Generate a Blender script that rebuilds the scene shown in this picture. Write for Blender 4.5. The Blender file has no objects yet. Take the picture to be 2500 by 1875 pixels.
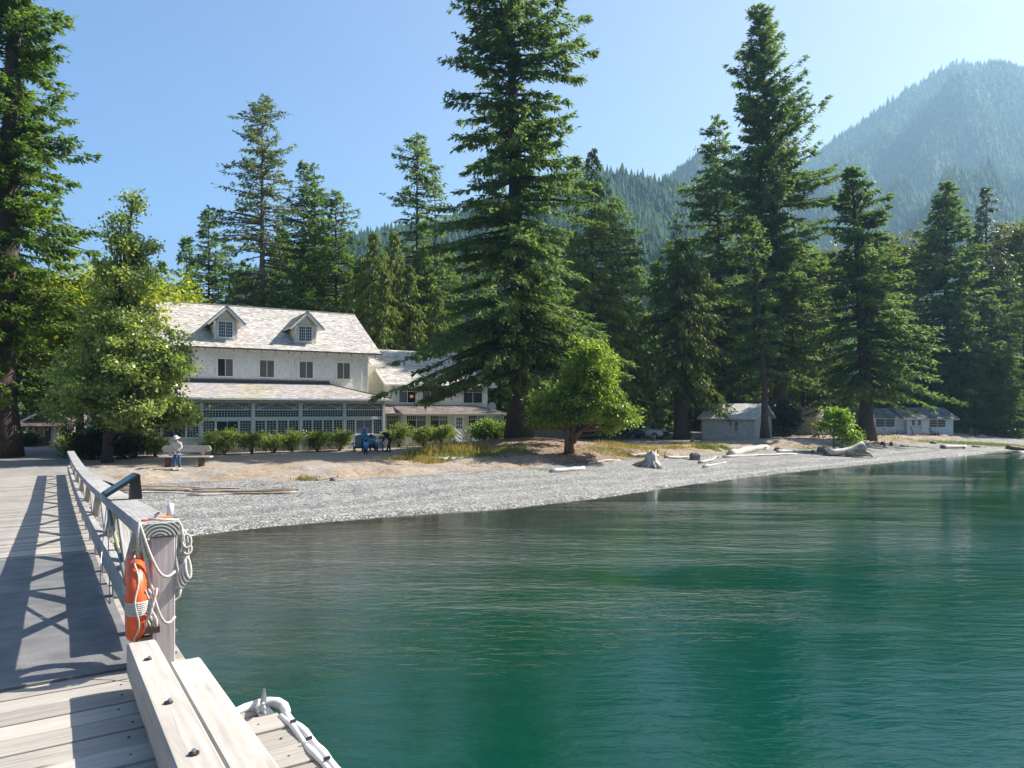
import bpy, math, random
import numpy as np
from mathutils import Vector, Matrix, Quaternion

# ------------------------------------------------------------------ camera, world, sun, exposure
EYE = 3.1
FPX = 1733.0
HAZE = 0.00025
scn = bpy.context.scene
cam_d = bpy.data.cameras.new("camera"); cam = bpy.data.objects.new("camera", cam_d)
scn.collection.objects.link(cam); scn.camera = cam
cam.location = (0, 0, EYE); cam.rotation_euler = (math.radians(90), 0, 0)
cam_d.sensor_width = 36; cam_d.lens = 36*FPX/2500; cam_d.shift_y = 62.5/2500
cam_d.clip_start = 0.1; cam_d.clip_end = 12000

SUN_AZ, SUN_EL = 66.0, 43.0      # degrees right of the view direction, above the horizon
w = bpy.data.worlds.new("World"); scn.world = w; w.use_nodes = True
wn = w.node_tree.nodes; wn.clear()
sky = wn.new("ShaderNodeTexSky"); sky.sky_type = 'NISHITA'; sky.sun_disc = False
sky.sun_elevation = math.radians(SUN_EL); sky.sun_rotation = math.radians(SUN_AZ)
sky.air_density = 1.0; sky.dust_density = 0.9; sky.ozone_density = 3.0; sky.altitude = 100
bg = wn.new("ShaderNodeBackground"); bg.inputs[1].default_value = 0.090
wo = wn.new("ShaderNodeOutputWorld")
tint = wn.new("ShaderNodeMix"); tint.data_type = 'RGBA'; tint.blend_type = 'MULTIPLY'; tint.inputs[0].default_value = 1.0

# the aureole: the sky is whiter towards the sun and deeper blue away from it
_tc = wn.new("ShaderNodeTexCoord"); _dt = wn.new("ShaderNodeVectorMath"); _dt.operation = 'DOT_PRODUCT'
_a0, _e0 = math.radians(SUN_AZ), math.radians(SUN_EL)
_dt.inputs[1].default_value = (math.cos(_e0)*math.sin(_a0), math.cos(_e0)*math.cos(_a0), math.sin(_e0))
_rp = wn.new("ShaderNodeValToRGB"); _rp.color_ramp.elements[0].position = .15; _rp.color_ramp.elements[0].color = (.66, .79, 1.0, 1)
_rp.color_ramp.elements[1].position = .80; _rp.color_ramp.elements[1].color = (1.05, .83, .76, 1)
w.node_tree.links.new(_tc.outputs["Generated"], _dt.inputs[0]); w.node_tree.links.new(_dt.outputs["Value"], _rp.inputs[0])
w.node_tree.links.new(_rp.outputs[0], tint.inputs[7]); w.node_tree.links.new(sky.outputs[0], tint.inputs[6])
w.node_tree.links.new(tint.outputs[2], bg.inputs[0]); w.node_tree.links.new(bg.outputs[0], wo.inputs[0])
sd = bpy.data.lights.new("sun", 'SUN'); sd.energy = 5.0; sd.angle = math.radians(0.5); sd.color = (1.0, 0.95, 0.87)
sun = bpy.data.objects.new("sun", sd); scn.collection.objects.link(sun)
_az, _el = math.radians(SUN_AZ), math.radians(SUN_EL)
SUNDIR = Vector((math.cos(_el)*math.sin(_az), math.cos(_el)*math.cos(_az), math.sin(_el)))
sun.rotation_euler = SUNDIR.to_track_quat('Z', 'Y').to_euler()
sun.location = SUNDIR*900
vs = scn.view_settings; vs.view_transform = 'Standard'; vs.look = 'None'; vs.gamma = 1; vs.exposure = 1.25
vs.use_curve_mapping = False
cy = scn.cycles
cy.max_bounces = 6; cy.diffuse_bounces = 3; cy.glossy_bounces = 3; cy.transmission_bounces = 4
cy.transparent_max_bounces = 6; cy.volume_bounces = 0; cy.caustics_reflective = False; cy.caustics_refractive = False
cy.use_denoising = True; cy.sample_clamp_indirect = 6

# ------------------------------------------------------------------ helpers
def at(px, py, Y):
    """world point that the photograph shows at pixel (px, py) when it lies Y metres ahead"""
    return ((px-1250)/FPX*Y, Y, EYE-(py-1000)/FPX*Y)
def tag(o, label=None, cat=None, group=None, kind=None):
    if label: o["label"] = label
    if cat: o["category"] = cat
    if group: o["group"] = group
    if kind: o["kind"] = kind
    return o
def link(o, parent=None):
    scn.collection.objects.link(o)
    if parent is not None: o.parent = parent
    return o
def empty(name, loc=(0,0,0), rz=0.0):
    o = bpy.data.objects.new(name, None); o.location = loc; o.rotation_euler = (0,0,rz)
    o.empty_display_size = .2
    return link(o)
def kids(o): return [c for c in bpy.data.objects if c.parent == o]
def copy_tree(src, parent=None, _map={}):
    if not _map or _map.get('n') != len(bpy.data.objects):
        pass
    c = src.copy(); link(c)
    c.parent = parent
    for ch in CH.get(src.name, []):
        d = copy_tree(ch, c); CH.setdefault(c.name, []).append(d)
    return c
CH = {}
def mobj(name, me, mat, parent=None, kind=None):
    if mat is not None and not me.materials:
        for m in (mat if isinstance(mat, (list, tuple)) else [mat]): me.materials.append(m)
    o = bpy.data.objects.new(name, me); link(o, parent)
    if parent is not None: CH.setdefault(parent.name, []).append(o)
    if kind: o["kind"] = kind
    return o
def np_mesh(name, V, F, mat, parent=None, smooth=False, kind=None):
    V = np.asarray(V, np.float32); F = np.asarray(F, np.int32)
    me = bpy.data.meshes.new(name); k = F.shape[1]
    me.vertices.add(len(V)); me.vertices.foreach_set("co", V.ravel())
    me.loops.add(F.size); me.loops.foreach_set("vertex_index", F.ravel())
    me.polygons.add(len(F)); me.polygons.foreach_set("loop_start", np.arange(0, F.size, k, dtype=np.int32))
    if smooth: me.polygons.foreach_set("use_smooth", np.ones(len(F), bool))
    me.update(calc_edges=True); me.validate()
    return mobj(name, me, mat, parent, kind)

class G:
    def __init__(s): s.v = []; s.f = []; s.mi = []; s.m = 0
    def add(s, vs_, fs_):
        b = len(s.v); s.v += [tuple(p) for p in vs_]
        for f in fs_: s.f.append([i+b for i in f]); s.mi.append(s.m)
    def box(s, x0, x1, y0, y1, z0, z1):
        s.add([(x0,y0,z0),(x1,y0,z0),(x1,y1,z0),(x0,y1,z0),(x0,y0,z1),(x1,y0,z1),(x1,y1,z1),(x0,y1,z1)],
              [(0,3,2,1),(4,5,6,7),(0,1,5,4),(1,2,6,5),(2,3,7,6),(3,0,4,7)])
    def hexa(s, P):
        s.add(P, [(0,3,2,1),(4,5,6,7),(0,1,5,4),(1,2,6,5),(2,3,7,6),(3,0,4,7)])
    def beam(s, a, b, wd, ht, up=(0,0,1), cut=0.0):
        a = Vector(a); b = Vector(b); d = (b-a).normalized(); u = Vector(up)
        sd_ = d.cross(u)
        if sd_.length < 1e-5: sd_ = d.cross(Vector((0,1,0)))
        sd_.normalize(); u = sd_.cross(d).normalized()
        S = sd_*wd/2; U = u*ht/2
        s.hexa([a-S-U, a+S-U, b+S-U, b-S-U, a-S+U, a+S+U, b+S+U, b-S+U])
    def tube(s, pts, rad, n=8, caps=True, jit=0.0, rng=None):
        P = [Vector(p) for p in pts]; m = len(P)
        if not isinstance(rad, (list, tuple)): rad = [rad]*m
        vs_ = []; prev = None
        for i in range(m):
            d = (P[min(i+1, m-1)]-P[max(i-1, 0)])
            d = d.normalized() if d.length > 1e-9 else Vector((0,0,1))
            if prev is None:
                u = d.cross(Vector((0,0,1)))
                if u.length < .05: u = d.cross(Vector((1,0,0)))
            else: u = prev-d*prev.dot(d)
            if u.length < 1e-6: u = d.orthogonal()
            u.normalize(); prev = u; w_ = d.cross(u)
            for k in range(n):
                a = 2*math.pi*k/n; r = rad[i]*(1+(rng.uniform(-jit, jit) if rng else 0))
                vs_.append(P[i]+(u*math.cos(a)+w_*math.sin(a))*r)
        fs_ = []
        for i in range(m-1):
            for k in range(n):
                k2 = (k+1) % n; fs_.append((i*n+k, i*n+k2, (i+1)*n+k2, (i+1)*n+k))
        if caps: fs_.append(tuple(range(n-1, -1, -1))); fs_.append(tuple((m-1)*n+k for k in range(n)))
        s.add(vs_, fs_)
    def lathe(s, prof, c=(0,0,0), n=12):
        vs_ = []; m = len(prof)
        for r, z in prof:
            for k in range(n):
                a = 2*math.pi*k/n; vs_.append((c[0]+r*math.cos(a), c[1]+r*math.sin(a), c[2]+z))
        fs_ = [(i*n+k, i*n+(k+1) % n, (i+1)*n+(k+1) % n, (i+1)*n+k) for i in range(m-1) for k in range(n)]
        fs_.append(tuple(range(n-1, -1, -1))); fs_.append(tuple((m-1)*n+k for k in range(n)))
        s.add(vs_, fs_)
    def prism(s, poly, y0, y1):
        """poly of (x, z) extruded along y"""
        n = len(poly)
        vs_ = [(x, y0, z) for x, z in poly]+[(x, y1, z) for x, z in poly]
        fs_ = [tuple(range(n)), tuple(range(2*n-1, n-1, -1))]
        fs_ += [(i, i+n, (i+1) % n+n, (i+1) % n) for i in range(n)]
        s.add(vs_, fs_)
    def torus(s, c, R, r, ax='y', n=28, k=10, sx=1.0, sz=1.0):
        vs_ = []
        for i in range(n):
            a = 2*math.pi*i/n
            for j in range(k):
                b = 2*math.pi*j/k; q = R+r*math.cos(b)
                p = (q*math.cos(a)*sx, r*math.sin(b), q*math.sin(a)*sz)
                if ax == 'x': p = (p[1], p[0], p[2])
                if ax == 'z': p = (p[0], p[2], p[1])
                vs_.append((c[0]+p[0], c[1]+p[1], c[2]+p[2]))
        s.add(vs_, [(i*k+j, ((i+1) % n)*k+j, ((i+1) % n)*k+(j+1) % k, i*k+(j+1) % k) for i in range(n) for j in range(k)])
    def map(s, fn): s.v = [tuple(fn(*p)) for p in s.v]; return s
    def build(s, name, mat, parent=None, smooth=False, kind=None, bevel=0.0):
        me = bpy.data.meshes.new(name); me.from_pydata(s.v, [], s.f)
        if smooth: me.polygons.foreach_set("use_smooth", [True]*len(s.f))
        ml = mat if isinstance(mat, (list, tuple)) else [mat]
        for m in ml: me.materials.append(m)
        if len(ml) > 1: me.polygons.foreach_set("material_index", s.mi)
        me.update()
        o = mobj(name, me, None, parent, kind)
        if bevel:
            b = o.modifiers.new("bevel", 'BEVEL'); b.width = bevel; b.segments = 1; b.limit_method = 'ANGLE'
        return o

# ------------------------------------------------------------------ materials
def new_mat(name):
    m = bpy.data.materials.new(name); m.use_nodes = True
    nt = m.node_tree; return m, nt, nt.nodes["Principled BSDF"], nt.links
def ramp(nt, stops):
    r = nt.nodes.new("ShaderNodeValToRGB"); el = r.color_ramp.elements
    el[0].position = stops[0][0]; el[0].color = (*stops[0][1], 1)
    el[1].position = stops[-1][0]; el[1].color = (*stops[-1][1], 1)
    for p, c in stops[1:-1]:
        e = el.new(p); e.color = (*c, 1)
    return r
def coords(nt, scale=(1,1,1), kind="Object", rot=(0,0,0)):
    tc = nt.nodes.new("ShaderNodeTexCoord"); mp = nt.nodes.new("ShaderNodeMapping")
    mp.inputs["Scale"].default_value = scale; mp.inputs["Rotation"].default_value = rot
    if kind == "World":
        g = nt.nodes.new("ShaderNodeNewGeometry"); nt.links.new(g.outputs["Position"], mp.inputs[0])
    else: nt.links.new(tc.outputs[kind], mp.inputs[0])
    return mp.outputs[0]
def noise(nt, vec, scale, detail=4, rough=.55, dist=0):
    n = nt.nodes.new("ShaderNodeTexNoise"); n.inputs["Scale"].default_value = scale
    n.inputs["Detail"].default_value = detail; n.inputs["Roughness"].default_value = rough
    n.inputs["Distortion"].default_value = dist
    if vec is not None: nt.links.new(vec, n.inputs["Vector"])
    return n.outputs[0]
def mixc(nt, fac, a, b, mode='MIX'):
    m = nt.nodes.new("ShaderNodeMix"); m.data_type = 'RGBA'; m.blend_type = mode
    for s_, v_ in ((m.inputs[0], fac), (m.inputs[6], a), (m.inputs[7], b)):
        if isinstance(v_, (int, float)): s_.default_value = v_
        elif isinstance(v_, tuple): s_.default_value = (*v_, 1)
        else: nt.links.new(v_, s_)
    return m.outputs[2]
def math_(nt, op, a, b=None, clamp=False):
    m = nt.nodes.new("ShaderNodeMath"); m.operation = op; m.use_clamp = clamp
    for i, v_ in enumerate((a, b)):
        if v_ is None: continue
        if isinstance(v_, (int, float)): m.inputs[i].default_value = v_
        else: nt.links.new(v_, m.inputs[i])
    return m.outputs[0]
def bump(nt, h, strength, dist, bsdf):
    b = nt.nodes.new("ShaderNodeBump"); b.inputs["Strength"].default_value = strength
    b.inputs["Distance"].default_value = dist; nt.links.new(h, b.inputs["Height"])
    nt.links.new(b.outputs[0], bsdf.inputs["Normal"]); return b
def simple(name, col, rough=.7, col2=None, sc=3, island=0.0, bmp=0.0, bsc=20, stretch=(1,1,1), spec=.5, metal=0, kind="Object"):
    m, nt, b, L = new_mat(name)
    b.inputs["Roughness"].default_value = rough; b.inputs["Metallic"].default_value = metal
    b.inputs["Specular IOR Level"].default_value = spec
    c2 = col2 or tuple(x*.78 for x in col)
    vec = coords(nt, stretch, kind)
    r = ramp(nt, [(.32, c2), (.68, col)]); L.new(noise(nt, vec, sc), r.inputs[0])
    out = r.outputs[0]
    if island:
        g = nt.nodes.new("ShaderNodeNewGeometry")
        rr = ramp(nt, [(0, (1-island,)*3), (1, (1+island*.25,)*3)]); L.new(g.outputs["Random Per Island"], rr.inputs[0])
        out = mixc(nt, 1.0, out, rr.outputs[0], 'MULTIPLY')
    L.new(out, b.inputs["Base Color"])
    if bmp: bump(nt, noise(nt, vec, bsc, 5), 1.0, bmp, b)
    return m
def leaf_mat(name, a, b_, tr=(.1,.16,.03), fac=.35, rough=.5, sc=.35, spec=.35):
    """foliage: leaf colour varies leaf by leaf and bough by bough; light passes through"""
    m, nt, b, L = new_mat(name)
    b.inputs["Roughness"].default_value = rough; b.inputs["Specular IOR Level"].default_value = spec
    g = nt.nodes.new("ShaderNodeNewGeometry")
    vec = coords(nt, (1,1,1), "Object")
    n = noise(nt, vec, sc, 3)
    f = math_(nt, 'ADD', math_(nt, 'MULTIPLY', n, .9), math_(nt, 'MULTIPLY', g.outputs["Random Per Island"], .55))
    r = ramp(nt, [(.35, a), (.95, b_)]); L.new(f, r.inputs[0]); L.new(r.outputs[0], b.inputs["Base Color"])
    t = nt.nodes.new("ShaderNodeBsdfTranslucent")
    tcol = mixc(nt, 1.0, r.outputs[0], tuple(x/max(1e-3, (p+q)/2) for x, p, q in zip(tr, a, b_)), 'MULTIPLY')
    L.new(tcol, t.inputs[0])
    ms = nt.nodes.new("ShaderNodeMixShader"); ms.inputs[0].default_value = fac
    L.new(b.outputs[0], ms.inputs[1]); L.new(t.outputs[0], ms.inputs[2])
    L.new(ms.outputs[0], nt.nodes["Material Output"].inputs[0])
    return m
def wood_mat(name, a, b_, grain=(1,14,14), sc=2.5, bmp=.004, island=.25, rough=.75, dark=None, kind="Object", rot=(0,0,0)):
    """weathered timber: grain runs along local x, knots and grey wear"""
    m, nt, b, L = new_mat(name); b.inputs["Roughness"].default_value = rough
    b.inputs["Specular IOR Level"].default_value = .3
    g = nt.nodes.new("ShaderNodeNewGeometry")
    tc = nt.nodes.new("ShaderNodeTexCoord")
    add = nt.nodes.new("ShaderNodeVectorMath"); add.operation = 'ADD'
    sc3 = nt.nodes.new("ShaderNodeVectorMath"); sc3.operation = 'SCALE'; sc3.inputs[0].default_value = (3.1, 7.7, 5.3)
    oi = nt.nodes.new("ShaderNodeObjectInfo")
    L.new(math_(nt, 'ADD', g.outputs["Random Per Island"], oi.outputs["Random"]), sc3.inputs[3])
    L.new(tc.outputs[kind], add.inputs[0]); L.new(sc3.outputs[0], add.inputs[1])
    mp = nt.nodes.new("ShaderNodeMapping"); mp.inputs["Scale"].default_value = grain; mp.inputs["Rotation"].default_value = rot
    L.new(add.outputs[0], mp.inputs[0])
    n1 = noise(nt, mp.outputs[0], sc, 6, .65, .8)
    wv = nt.nodes.new("ShaderNodeTexWave"); wv.wave_type = 'BANDS'; wv.bands_direction = 'Y'
    wv.inputs["Scale"].default_value = .9; wv.inputs["Distortion"].default_value = 7; wv.inputs["Detail"].default_value = 2
    wv.inputs["Detail Scale"].default_value = .35
    L.new(mp.outputs[0], wv.inputs[0])
    h = math_(nt, 'ADD', math_(nt, 'MULTIPLY', n1, .88), math_(nt, 'MULTIPLY', wv.outputs[1], .12))
    r = ramp(nt, [(.22, dark or tuple(x*.7 for x in a)), (.38, a), (.72, b_)]); L.new(h, r.inputs[0])
    rr = ramp(nt, [(0, (1-island,)*3), (1, (1.06,)*3)])
    rnd = math_(nt, 'FRACT', math_(nt, 'ADD', g.outputs["Random Per Island"], math_(nt, 'MULTIPLY', oi.outputs["Random"], 7.3)))
    L.new(rnd, rr.inputs[0])
    n2 = noise(nt, tc.outputs[kind], 1.3, 4)
    r2 = ramp(nt, [(.35, (.8, .8, .82)), (.6, (1, 1, 1))]); L.new(n2, r2.inputs[0])
    kv = nt.nodes.new("ShaderNodeTexVoronoi"); kv.inputs["Scale"].default_value = 1.0
    km = nt.nodes.new("ShaderNodeMapping"); km.inputs["Scale"].default_value = (1.1, 3.2, 3.2); L.new(add.outputs[0], km.inputs[0]); L.new(km.outputs[0], kv.inputs["Vector"])
    kr = ramp(nt, [(.035, (.42,.32,.24)), (.075, (.80,.72,.64)), (.12, (1,1,1))]); L.new(kv.outputs["Distance"], kr.inputs[0])
    base_c = mixc(nt, 1.0, r.outputs[0], kr.outputs[0], 'MULTIPLY')
    L.new(mixc(nt, 1.0, mixc(nt, 1.0, base_c, rr.outputs[0], 'MULTIPLY'), r2.outputs[0], 'MULTIPLY'), b.inputs["Base Color"])
    bump(nt, h, 1.0, bmp, b)
    return m

M = {}
M['fir'] = leaf_mat("fir_needles", (.046,.100,.022), (.155,.240,.050), (.20,.32,.035), .42, spec=.15)
M['firblue'] = leaf_mat("blue_fir_needles", (.058,.112,.040), (.165,.240,.082), (.20,.31,.055), .45, spec=.15)
M['firwarm'] = leaf_mat("warm_fir_needles", (.050,.090,.018), (.15,.21,.045), (.18,.24,.04), .42, spec=.15)  # warmer, less green needle tone
M['cedar'] = leaf_mat("cedar_sprays", (.075,.115,.018), (.22,.28,.055), (.24,.31,.04), .42, spec=.15)
M['maple'] = leaf_mat("maple_leaves", (.10,.15,.012), (.31,.35,.03), (.42,.50,.03), .5, sc=.25)
M['poplar'] = leaf_mat("poplar_leaves", (.060,.110,.020), (.38,.44,.17), (.36,.48,.06), .45, rough=.32, spec=.6, sc=.5)
M['madrone'] = leaf_mat("madrone_leaves", (.048,.098,.018), (.25,.33,.055), (.30,.44,.035), .46, rough=.38, sc=.4)
M['rhodo'] = leaf_mat("rhododendron_leaves", (.065,.115,.020), (.30,.36,.085), (.30,.38,.04), .42, rough=.4, sc=.9)
M['brightbush'] = leaf_mat("laurel_leaves", (.08,.15,.015), (.22,.34,.03), (.30,.46,.03), .4, rough=.4, sc=.9)
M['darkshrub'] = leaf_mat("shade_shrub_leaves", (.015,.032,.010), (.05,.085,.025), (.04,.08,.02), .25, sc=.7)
M['grass'] = leaf_mat("dry_grass", (.16,.13,.03), (.42,.33,.10), (.40,.32,.06), .35, sc=.6)
M['greengrass'] = leaf_mat("green_grass", (.07,.10,.02), (.26,.29,.06), (.25,.30,.04), .35, sc=.6)
M['litter'] = simple("leaf_litter", (.30,.14,.06), .9, (.16,.08,.04), 2, island=.6)
M['hillfir'] = leaf_mat("hillside_needles", (.010,.032,.016), (.055,.105,.040), (.05,.08,.02), .15, sc=.012, rough=.9, spec=.05)
M['bark'] = simple("bark", (.13,.095,.075), .95, (.045,.032,.027), 5, bmp=.05, bsc=7, stretch=(4,4,.5))
M['redbark'] = simple("madrone_bark", (.24,.10,.055), .6, (.12,.045,.03), 4, bmp=.01, bsc=6, stretch=(2,2,.6))
M['greybark'] = simple("grey_bark", (.22,.19,.17), .9, (.09,.075,.065), 6, bmp=.03, bsc=9, stretch=(3,3,.6))
M['deck'] = wood_mat("deck_plank", (.39,.35,.295), (.52,.47,.405), grain=(.9,9,9), bmp=.003)
M['rail'] = wood_mat("grey_rail_timber", (.34,.325,.30), (.52,.50,.47), grain=(.8,10,10), bmp=.004, island=.15)
M['curb'] = wood_mat("pale_curb_timber", (.46,.41,.34), (.62,.57,.49), grain=(.55,7,7), bmp=.004, island=.1)
M['pinkwood'] = wood_mat("post_timber", (.56,.48,.46), (.68,.60,.58), grain=(9,9,.5), bmp=.003, island=.08, rot=(0,0,0))
M['brownwood'] = wood_mat("stained_wood_block", (.20,.12,.09), (.34,.22,.18), bmp=.003)
M['endgrain'] = None
def endgrain():
    m, nt, b, L = new_mat("end_grain"); b.inputs["Roughness"].default_value = .85
    vec = coords(nt, (1,1,1)); wv = nt.nodes.new("ShaderNodeTexWave"); wv.wave_type = 'RINGS'; wv.rings_direction = 'X'
    wv.inputs["Scale"].default_value = 14; wv.inputs["Distortion"].default_value = 1.2; wv.inputs["Detail"].default_value = 2
    mp = nt.nodes.new("ShaderNodeMapping"); mp.inputs["Location"].default_value = (0, .0, .08)
    L.new(vec, mp.inputs[0]); L.new(mp.outputs[0], wv.inputs[0])
    r = ramp(nt, [(.1, (.13,.12,.11)), (.8, (.48,.46,.43))]); L.new(wv.outputs[1], r.inputs[0])
    L.new(r.outputs[0], b.inputs["Base Color"]); bump(nt, wv.outputs[1], .8, .004, b); return m
M['endgrain'] = endgrain()
M['rubber'] = simple("rubber_mat", (.30,.29,.28), .8, (.20,.20,.20), 4, spec=.3)
M['orange'] = simple("orange_plastic", (.85,.13,.025), .38, (.70,.085,.02), 6, bmp=.002, bsc=8, stretch=(8,8,1))
M['white'] = simple("white_plastic", (.78,.77,.74), .5, (.66,.65,.62), 8)
M['rope'] = simple("white_rope", (.62,.59,.54), .9, (.42,.39,.35), 60, bmp=.003, bsc=120)
M['cord'] = simple("orange_cord", (.85,.17,.06), .8)
M['black'] = simple("black_metal", (.02,.02,.022), .5)
M['steel'] = simple("galvanised_steel", (.42,.44,.45), .38, metal=.85)
M['paint'] = simple("cream_shingle_paint", (.84,.84,.79), .85, (.78,.78,.73), 1.2, island=.13, bmp=.006, bsc=30)
M['clap'] = simple("cream_clapboard_paint", (.76,.74,.63), .8, (.68,.66,.56), 1.5, island=.08)
M['trim'] = simple("white_trim_paint", (.82,.81,.76), .6, (.76,.75,.70), 2)
M['porchpaint'] = simple("grey_porch_paint", (.66,.69,.66), .65, (.60,.62,.60), 2)
M['lattice'] = simple("skirt_board_paint", (.60,.60,.57), .8, (.40,.40,.38), 3, island=.2)
M['glass'] = simple("window_glass", (.022,.032,.042), .06, (.012,.018,.026), 2.0, spec=.5)
M['glasspale'] = simple("curtained_glass", (.16,.18,.18), .06, (.09,.11,.12), 3, spec=.9)
M['screen'] = simple("dark_open_window", (.022,.020,.022), .3, (.012,.011,.012), 2.0)
M['doorglass'] = simple("door_pane_glass", (.05,.08,.18), .04, (.03,.05,.12), 2, spec=.9)
M['curtain'] = simple("curtain_cloth", (.17,.16,.145), .9, (.09,.085,.08), 5, stretch=(7,1,.3))
M['roof'] = simple("cedar_shingle", (.60,.565,.52), .9, (.47,.43,.38), 3.5, island=.38, bmp=.008, bsc=14)
M['darkboard'] = simple("dark_board", (.07,.065,.065), .6)  # even dark tone for the gutter, caps, edges and junction strip
M['metalroof'] = simple("white_metal_roof", (.82,.81,.78), .45, (.60,.57,.52), 1.2, stretch=(2,.4,1))
M['greyroof'] = simple("blue_grey_shingle", (.17,.20,.23), .9, (.10,.11,.12), 1.0, island=.5)
M['brownroof'] = simple("brown_shingle", (.24,.16,.12), .9, (.13,.09,.07), 1.0, island=.5)
M['bluepaint'] = simple("pale_blue_siding", (.62,.72,.76), .8, (.55,.64,.69), 1.5, island=.12)
M['taupe'] = simple("taupe_siding", (.20,.18,.155), .85, (.15,.135,.12), 2, island=.15)
M['cabinpaint'] = simple("grey_cream_shingle", (.64,.60,.53), .85, (.55,.52,.46), 1.5, island=.18)
M['drift'] = wood_mat("driftwood", (.50,.44,.37), (.72,.66,.58), grain=(.8,7,7), bmp=.02, island=.1)
M['driftdark'] = wood_mat("dark_driftwood", (.30,.23,.16), (.50,.42,.33), grain=(1,5,5), bmp=.03, island=.1)
M['benchwood'] = wood_mat("bench_plank", (.46,.41,.36), (.64,.59,.52), grain=(.8,8,8), bmp=.004)
M['logbrown'] = wood_mat("brown_log", (.17,.10,.06), (.30,.19,.11), grain=(3,3,.6), bmp=.01)
M['rock'] = simple("rock", (.22,.22,.22), .9, (.10,.10,.10), 4, bmp=.03, bsc=6)
M['maroon'] = simple("maroon_chair_paint", (.13,.05,.055), .6)
M['bluechair'] = simple("blue_chair_paint", (.06,.11,.17), .6)
M['greychair'] = simple("grey_chair_paint", (.32,.31,.34), .6)
M['picnic'] = wood_mat("picnic_table_wood", (.26,.15,.09), (.42,.27,.18), bmp=.003)
M['carwhite'] = simple("white_car_paint", (.82,.83,.84), .22, (.79,.80,.81), 2)
M['carblue'] = simple("navy_car_paint", (.02,.03,.07), .22, (.018,.026,.06), 2)
M['cargrey'] = simple("silver_car_paint", (.30,.32,.34), .25)
M['carglass'] = simple("car_glass", (.03,.045,.06), .05, spec=.9)
M['tyre'] = simple("tyre_rubber", (.02,.02,.02), .8)
M['skin'] = simple("skin", (.40,.22,.15), .6, (.34,.18,.12), 9)
M['skindark'] = simple("darker_skin", (.20,.10,.07), .6, (.16,.08,.05), 9)
def cloth(n, c): return simple(n, c, .9, tuple(x*.8 for x in c), 6, bmp=.006, bsc=9)
M['jacket'] = cloth("beige_jacket_cloth", (.60,.56,.52)); M['jeans'] = cloth("blue_denim", (.035,.11,.26))
M['hat'] = cloth("white_hat_cloth", (.66,.58,.57)); M['purple'] = cloth("purple_hat_cloth", (.28,.10,.50))
M['turq'] = cloth("turquoise_jacket_cloth", (.03,.34,.52)); M['blackcloth'] = cloth("black_cloth", (.012,.012,.018))
M['lblue'] = cloth("light_blue_cloth", (.22,.38,.60)); M['skirt'] = cloth("blue_skirt_cloth", (.03,.22,.66))
M['pink'] = cloth("pink_shoe", (.60,.10,.32)); M['navy'] = cloth("navy_cloth", (.018,.028,.07))
M['hair'] = simple("black_hair", (.012,.010,.010), .5); M['yellow'] = cloth("yellow_cloth", (.55,.42,.03))
M['shoe'] = simple("white_shoe", (.6,.6,.62), .6)

M['brownroof2'] = simple("worn_brown_shingle", (.36,.29,.26), .9, (.24,.19,.17), 1.1, island=.45, bmp=.008, bsc=14)
M['cream'] = simple("warm_cream_paint", (.62,.58,.42), .7)
def emis(name, c, s):
    m, nt, b, L = new_mat(name); b.inputs["Base Color"].default_value = (*c, 1)
    b.inputs["Emission Color"].default_value = (*c, 1); b.inputs["Emission Strength"].default_value = s; return m
M['amber'] = emis("amber_lamp", (.8,.36,.07), .15)

M['cedar2'] = leaf_mat("dark_cedar_sprays", (.050,.085,.018), (.155,.205,.042), (.18,.25,.035), .42, spec=.15)  # darker tone of the cedar sprays
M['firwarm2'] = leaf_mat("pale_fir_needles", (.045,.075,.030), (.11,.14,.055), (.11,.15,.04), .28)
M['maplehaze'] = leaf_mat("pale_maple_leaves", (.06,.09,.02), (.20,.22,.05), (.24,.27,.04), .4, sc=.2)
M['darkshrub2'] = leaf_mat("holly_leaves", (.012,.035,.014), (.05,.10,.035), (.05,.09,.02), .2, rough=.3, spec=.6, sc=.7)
M['redstripe'] = cloth("red_stripe_cloth", (.42,.05,.06)); M['cord2'] = simple("weathered_orange_paint", (.42,.17,.06), .8); M['redmouth'] = simple("lips", (.30,.10,.08), .6)
M['brownrock'] = simple("brown_rock", (.17,.11,.08), .9, (.08,.05,.04), 4, bmp=.03, bsc=6)

M['nail'] = simple('rusty_nail', (.10,.055,.035), .8)
# ------------------------------------------------------------------ terrain
WX, WY = -.62, .785            # inland direction; the shore runs along (WY, -WX)
SH = [(-400,-60),(-60,-2),(-30,12),(-16,21),(-11.1,24.1),(-8.7,26.3),(-4.8,28.7),(-.12,30.9),(4.4,34.7),(10.6,41.2),(18.8,48.7),
      (29.7,57.3),(43.9,67.7),(54.9,76),(200,190),(2600,2080)]
_e = np.array([x*WY-y*WX for x, y in SH]); _f = np.array([x*WX+y*WY for x, y in SH])
def ef(x, y): return x*WY-y*WX, x*WX+y*WY
def f0(e): return np.interp(e, _e, _f)
BE = np.array([-40, 6, 10, 15, 21, 31, 40, 57, 79, 120]); BB = np.array([12, 11, 10.2, 7.6, 8.8, 7.7, 7.6, 7.7, 7.8, 8])
def Bw(e): return np.interp(e, BE, BB)+.35*np.sin(e*.9)+.22*np.sin(e*2.3+1)
def sn(x, y):
    return (np.sin(x*.7+1.3*np.sin(y*.45))*np.sin(y*.83+.7*np.sin(x*.5)) +
            .5*np.sin(x*1.9+y*.6+2)*np.sin(y*2.1-x*.4) + .25*np.sin(x*4.3+1)*np.sin(y*4.9+x))
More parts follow.
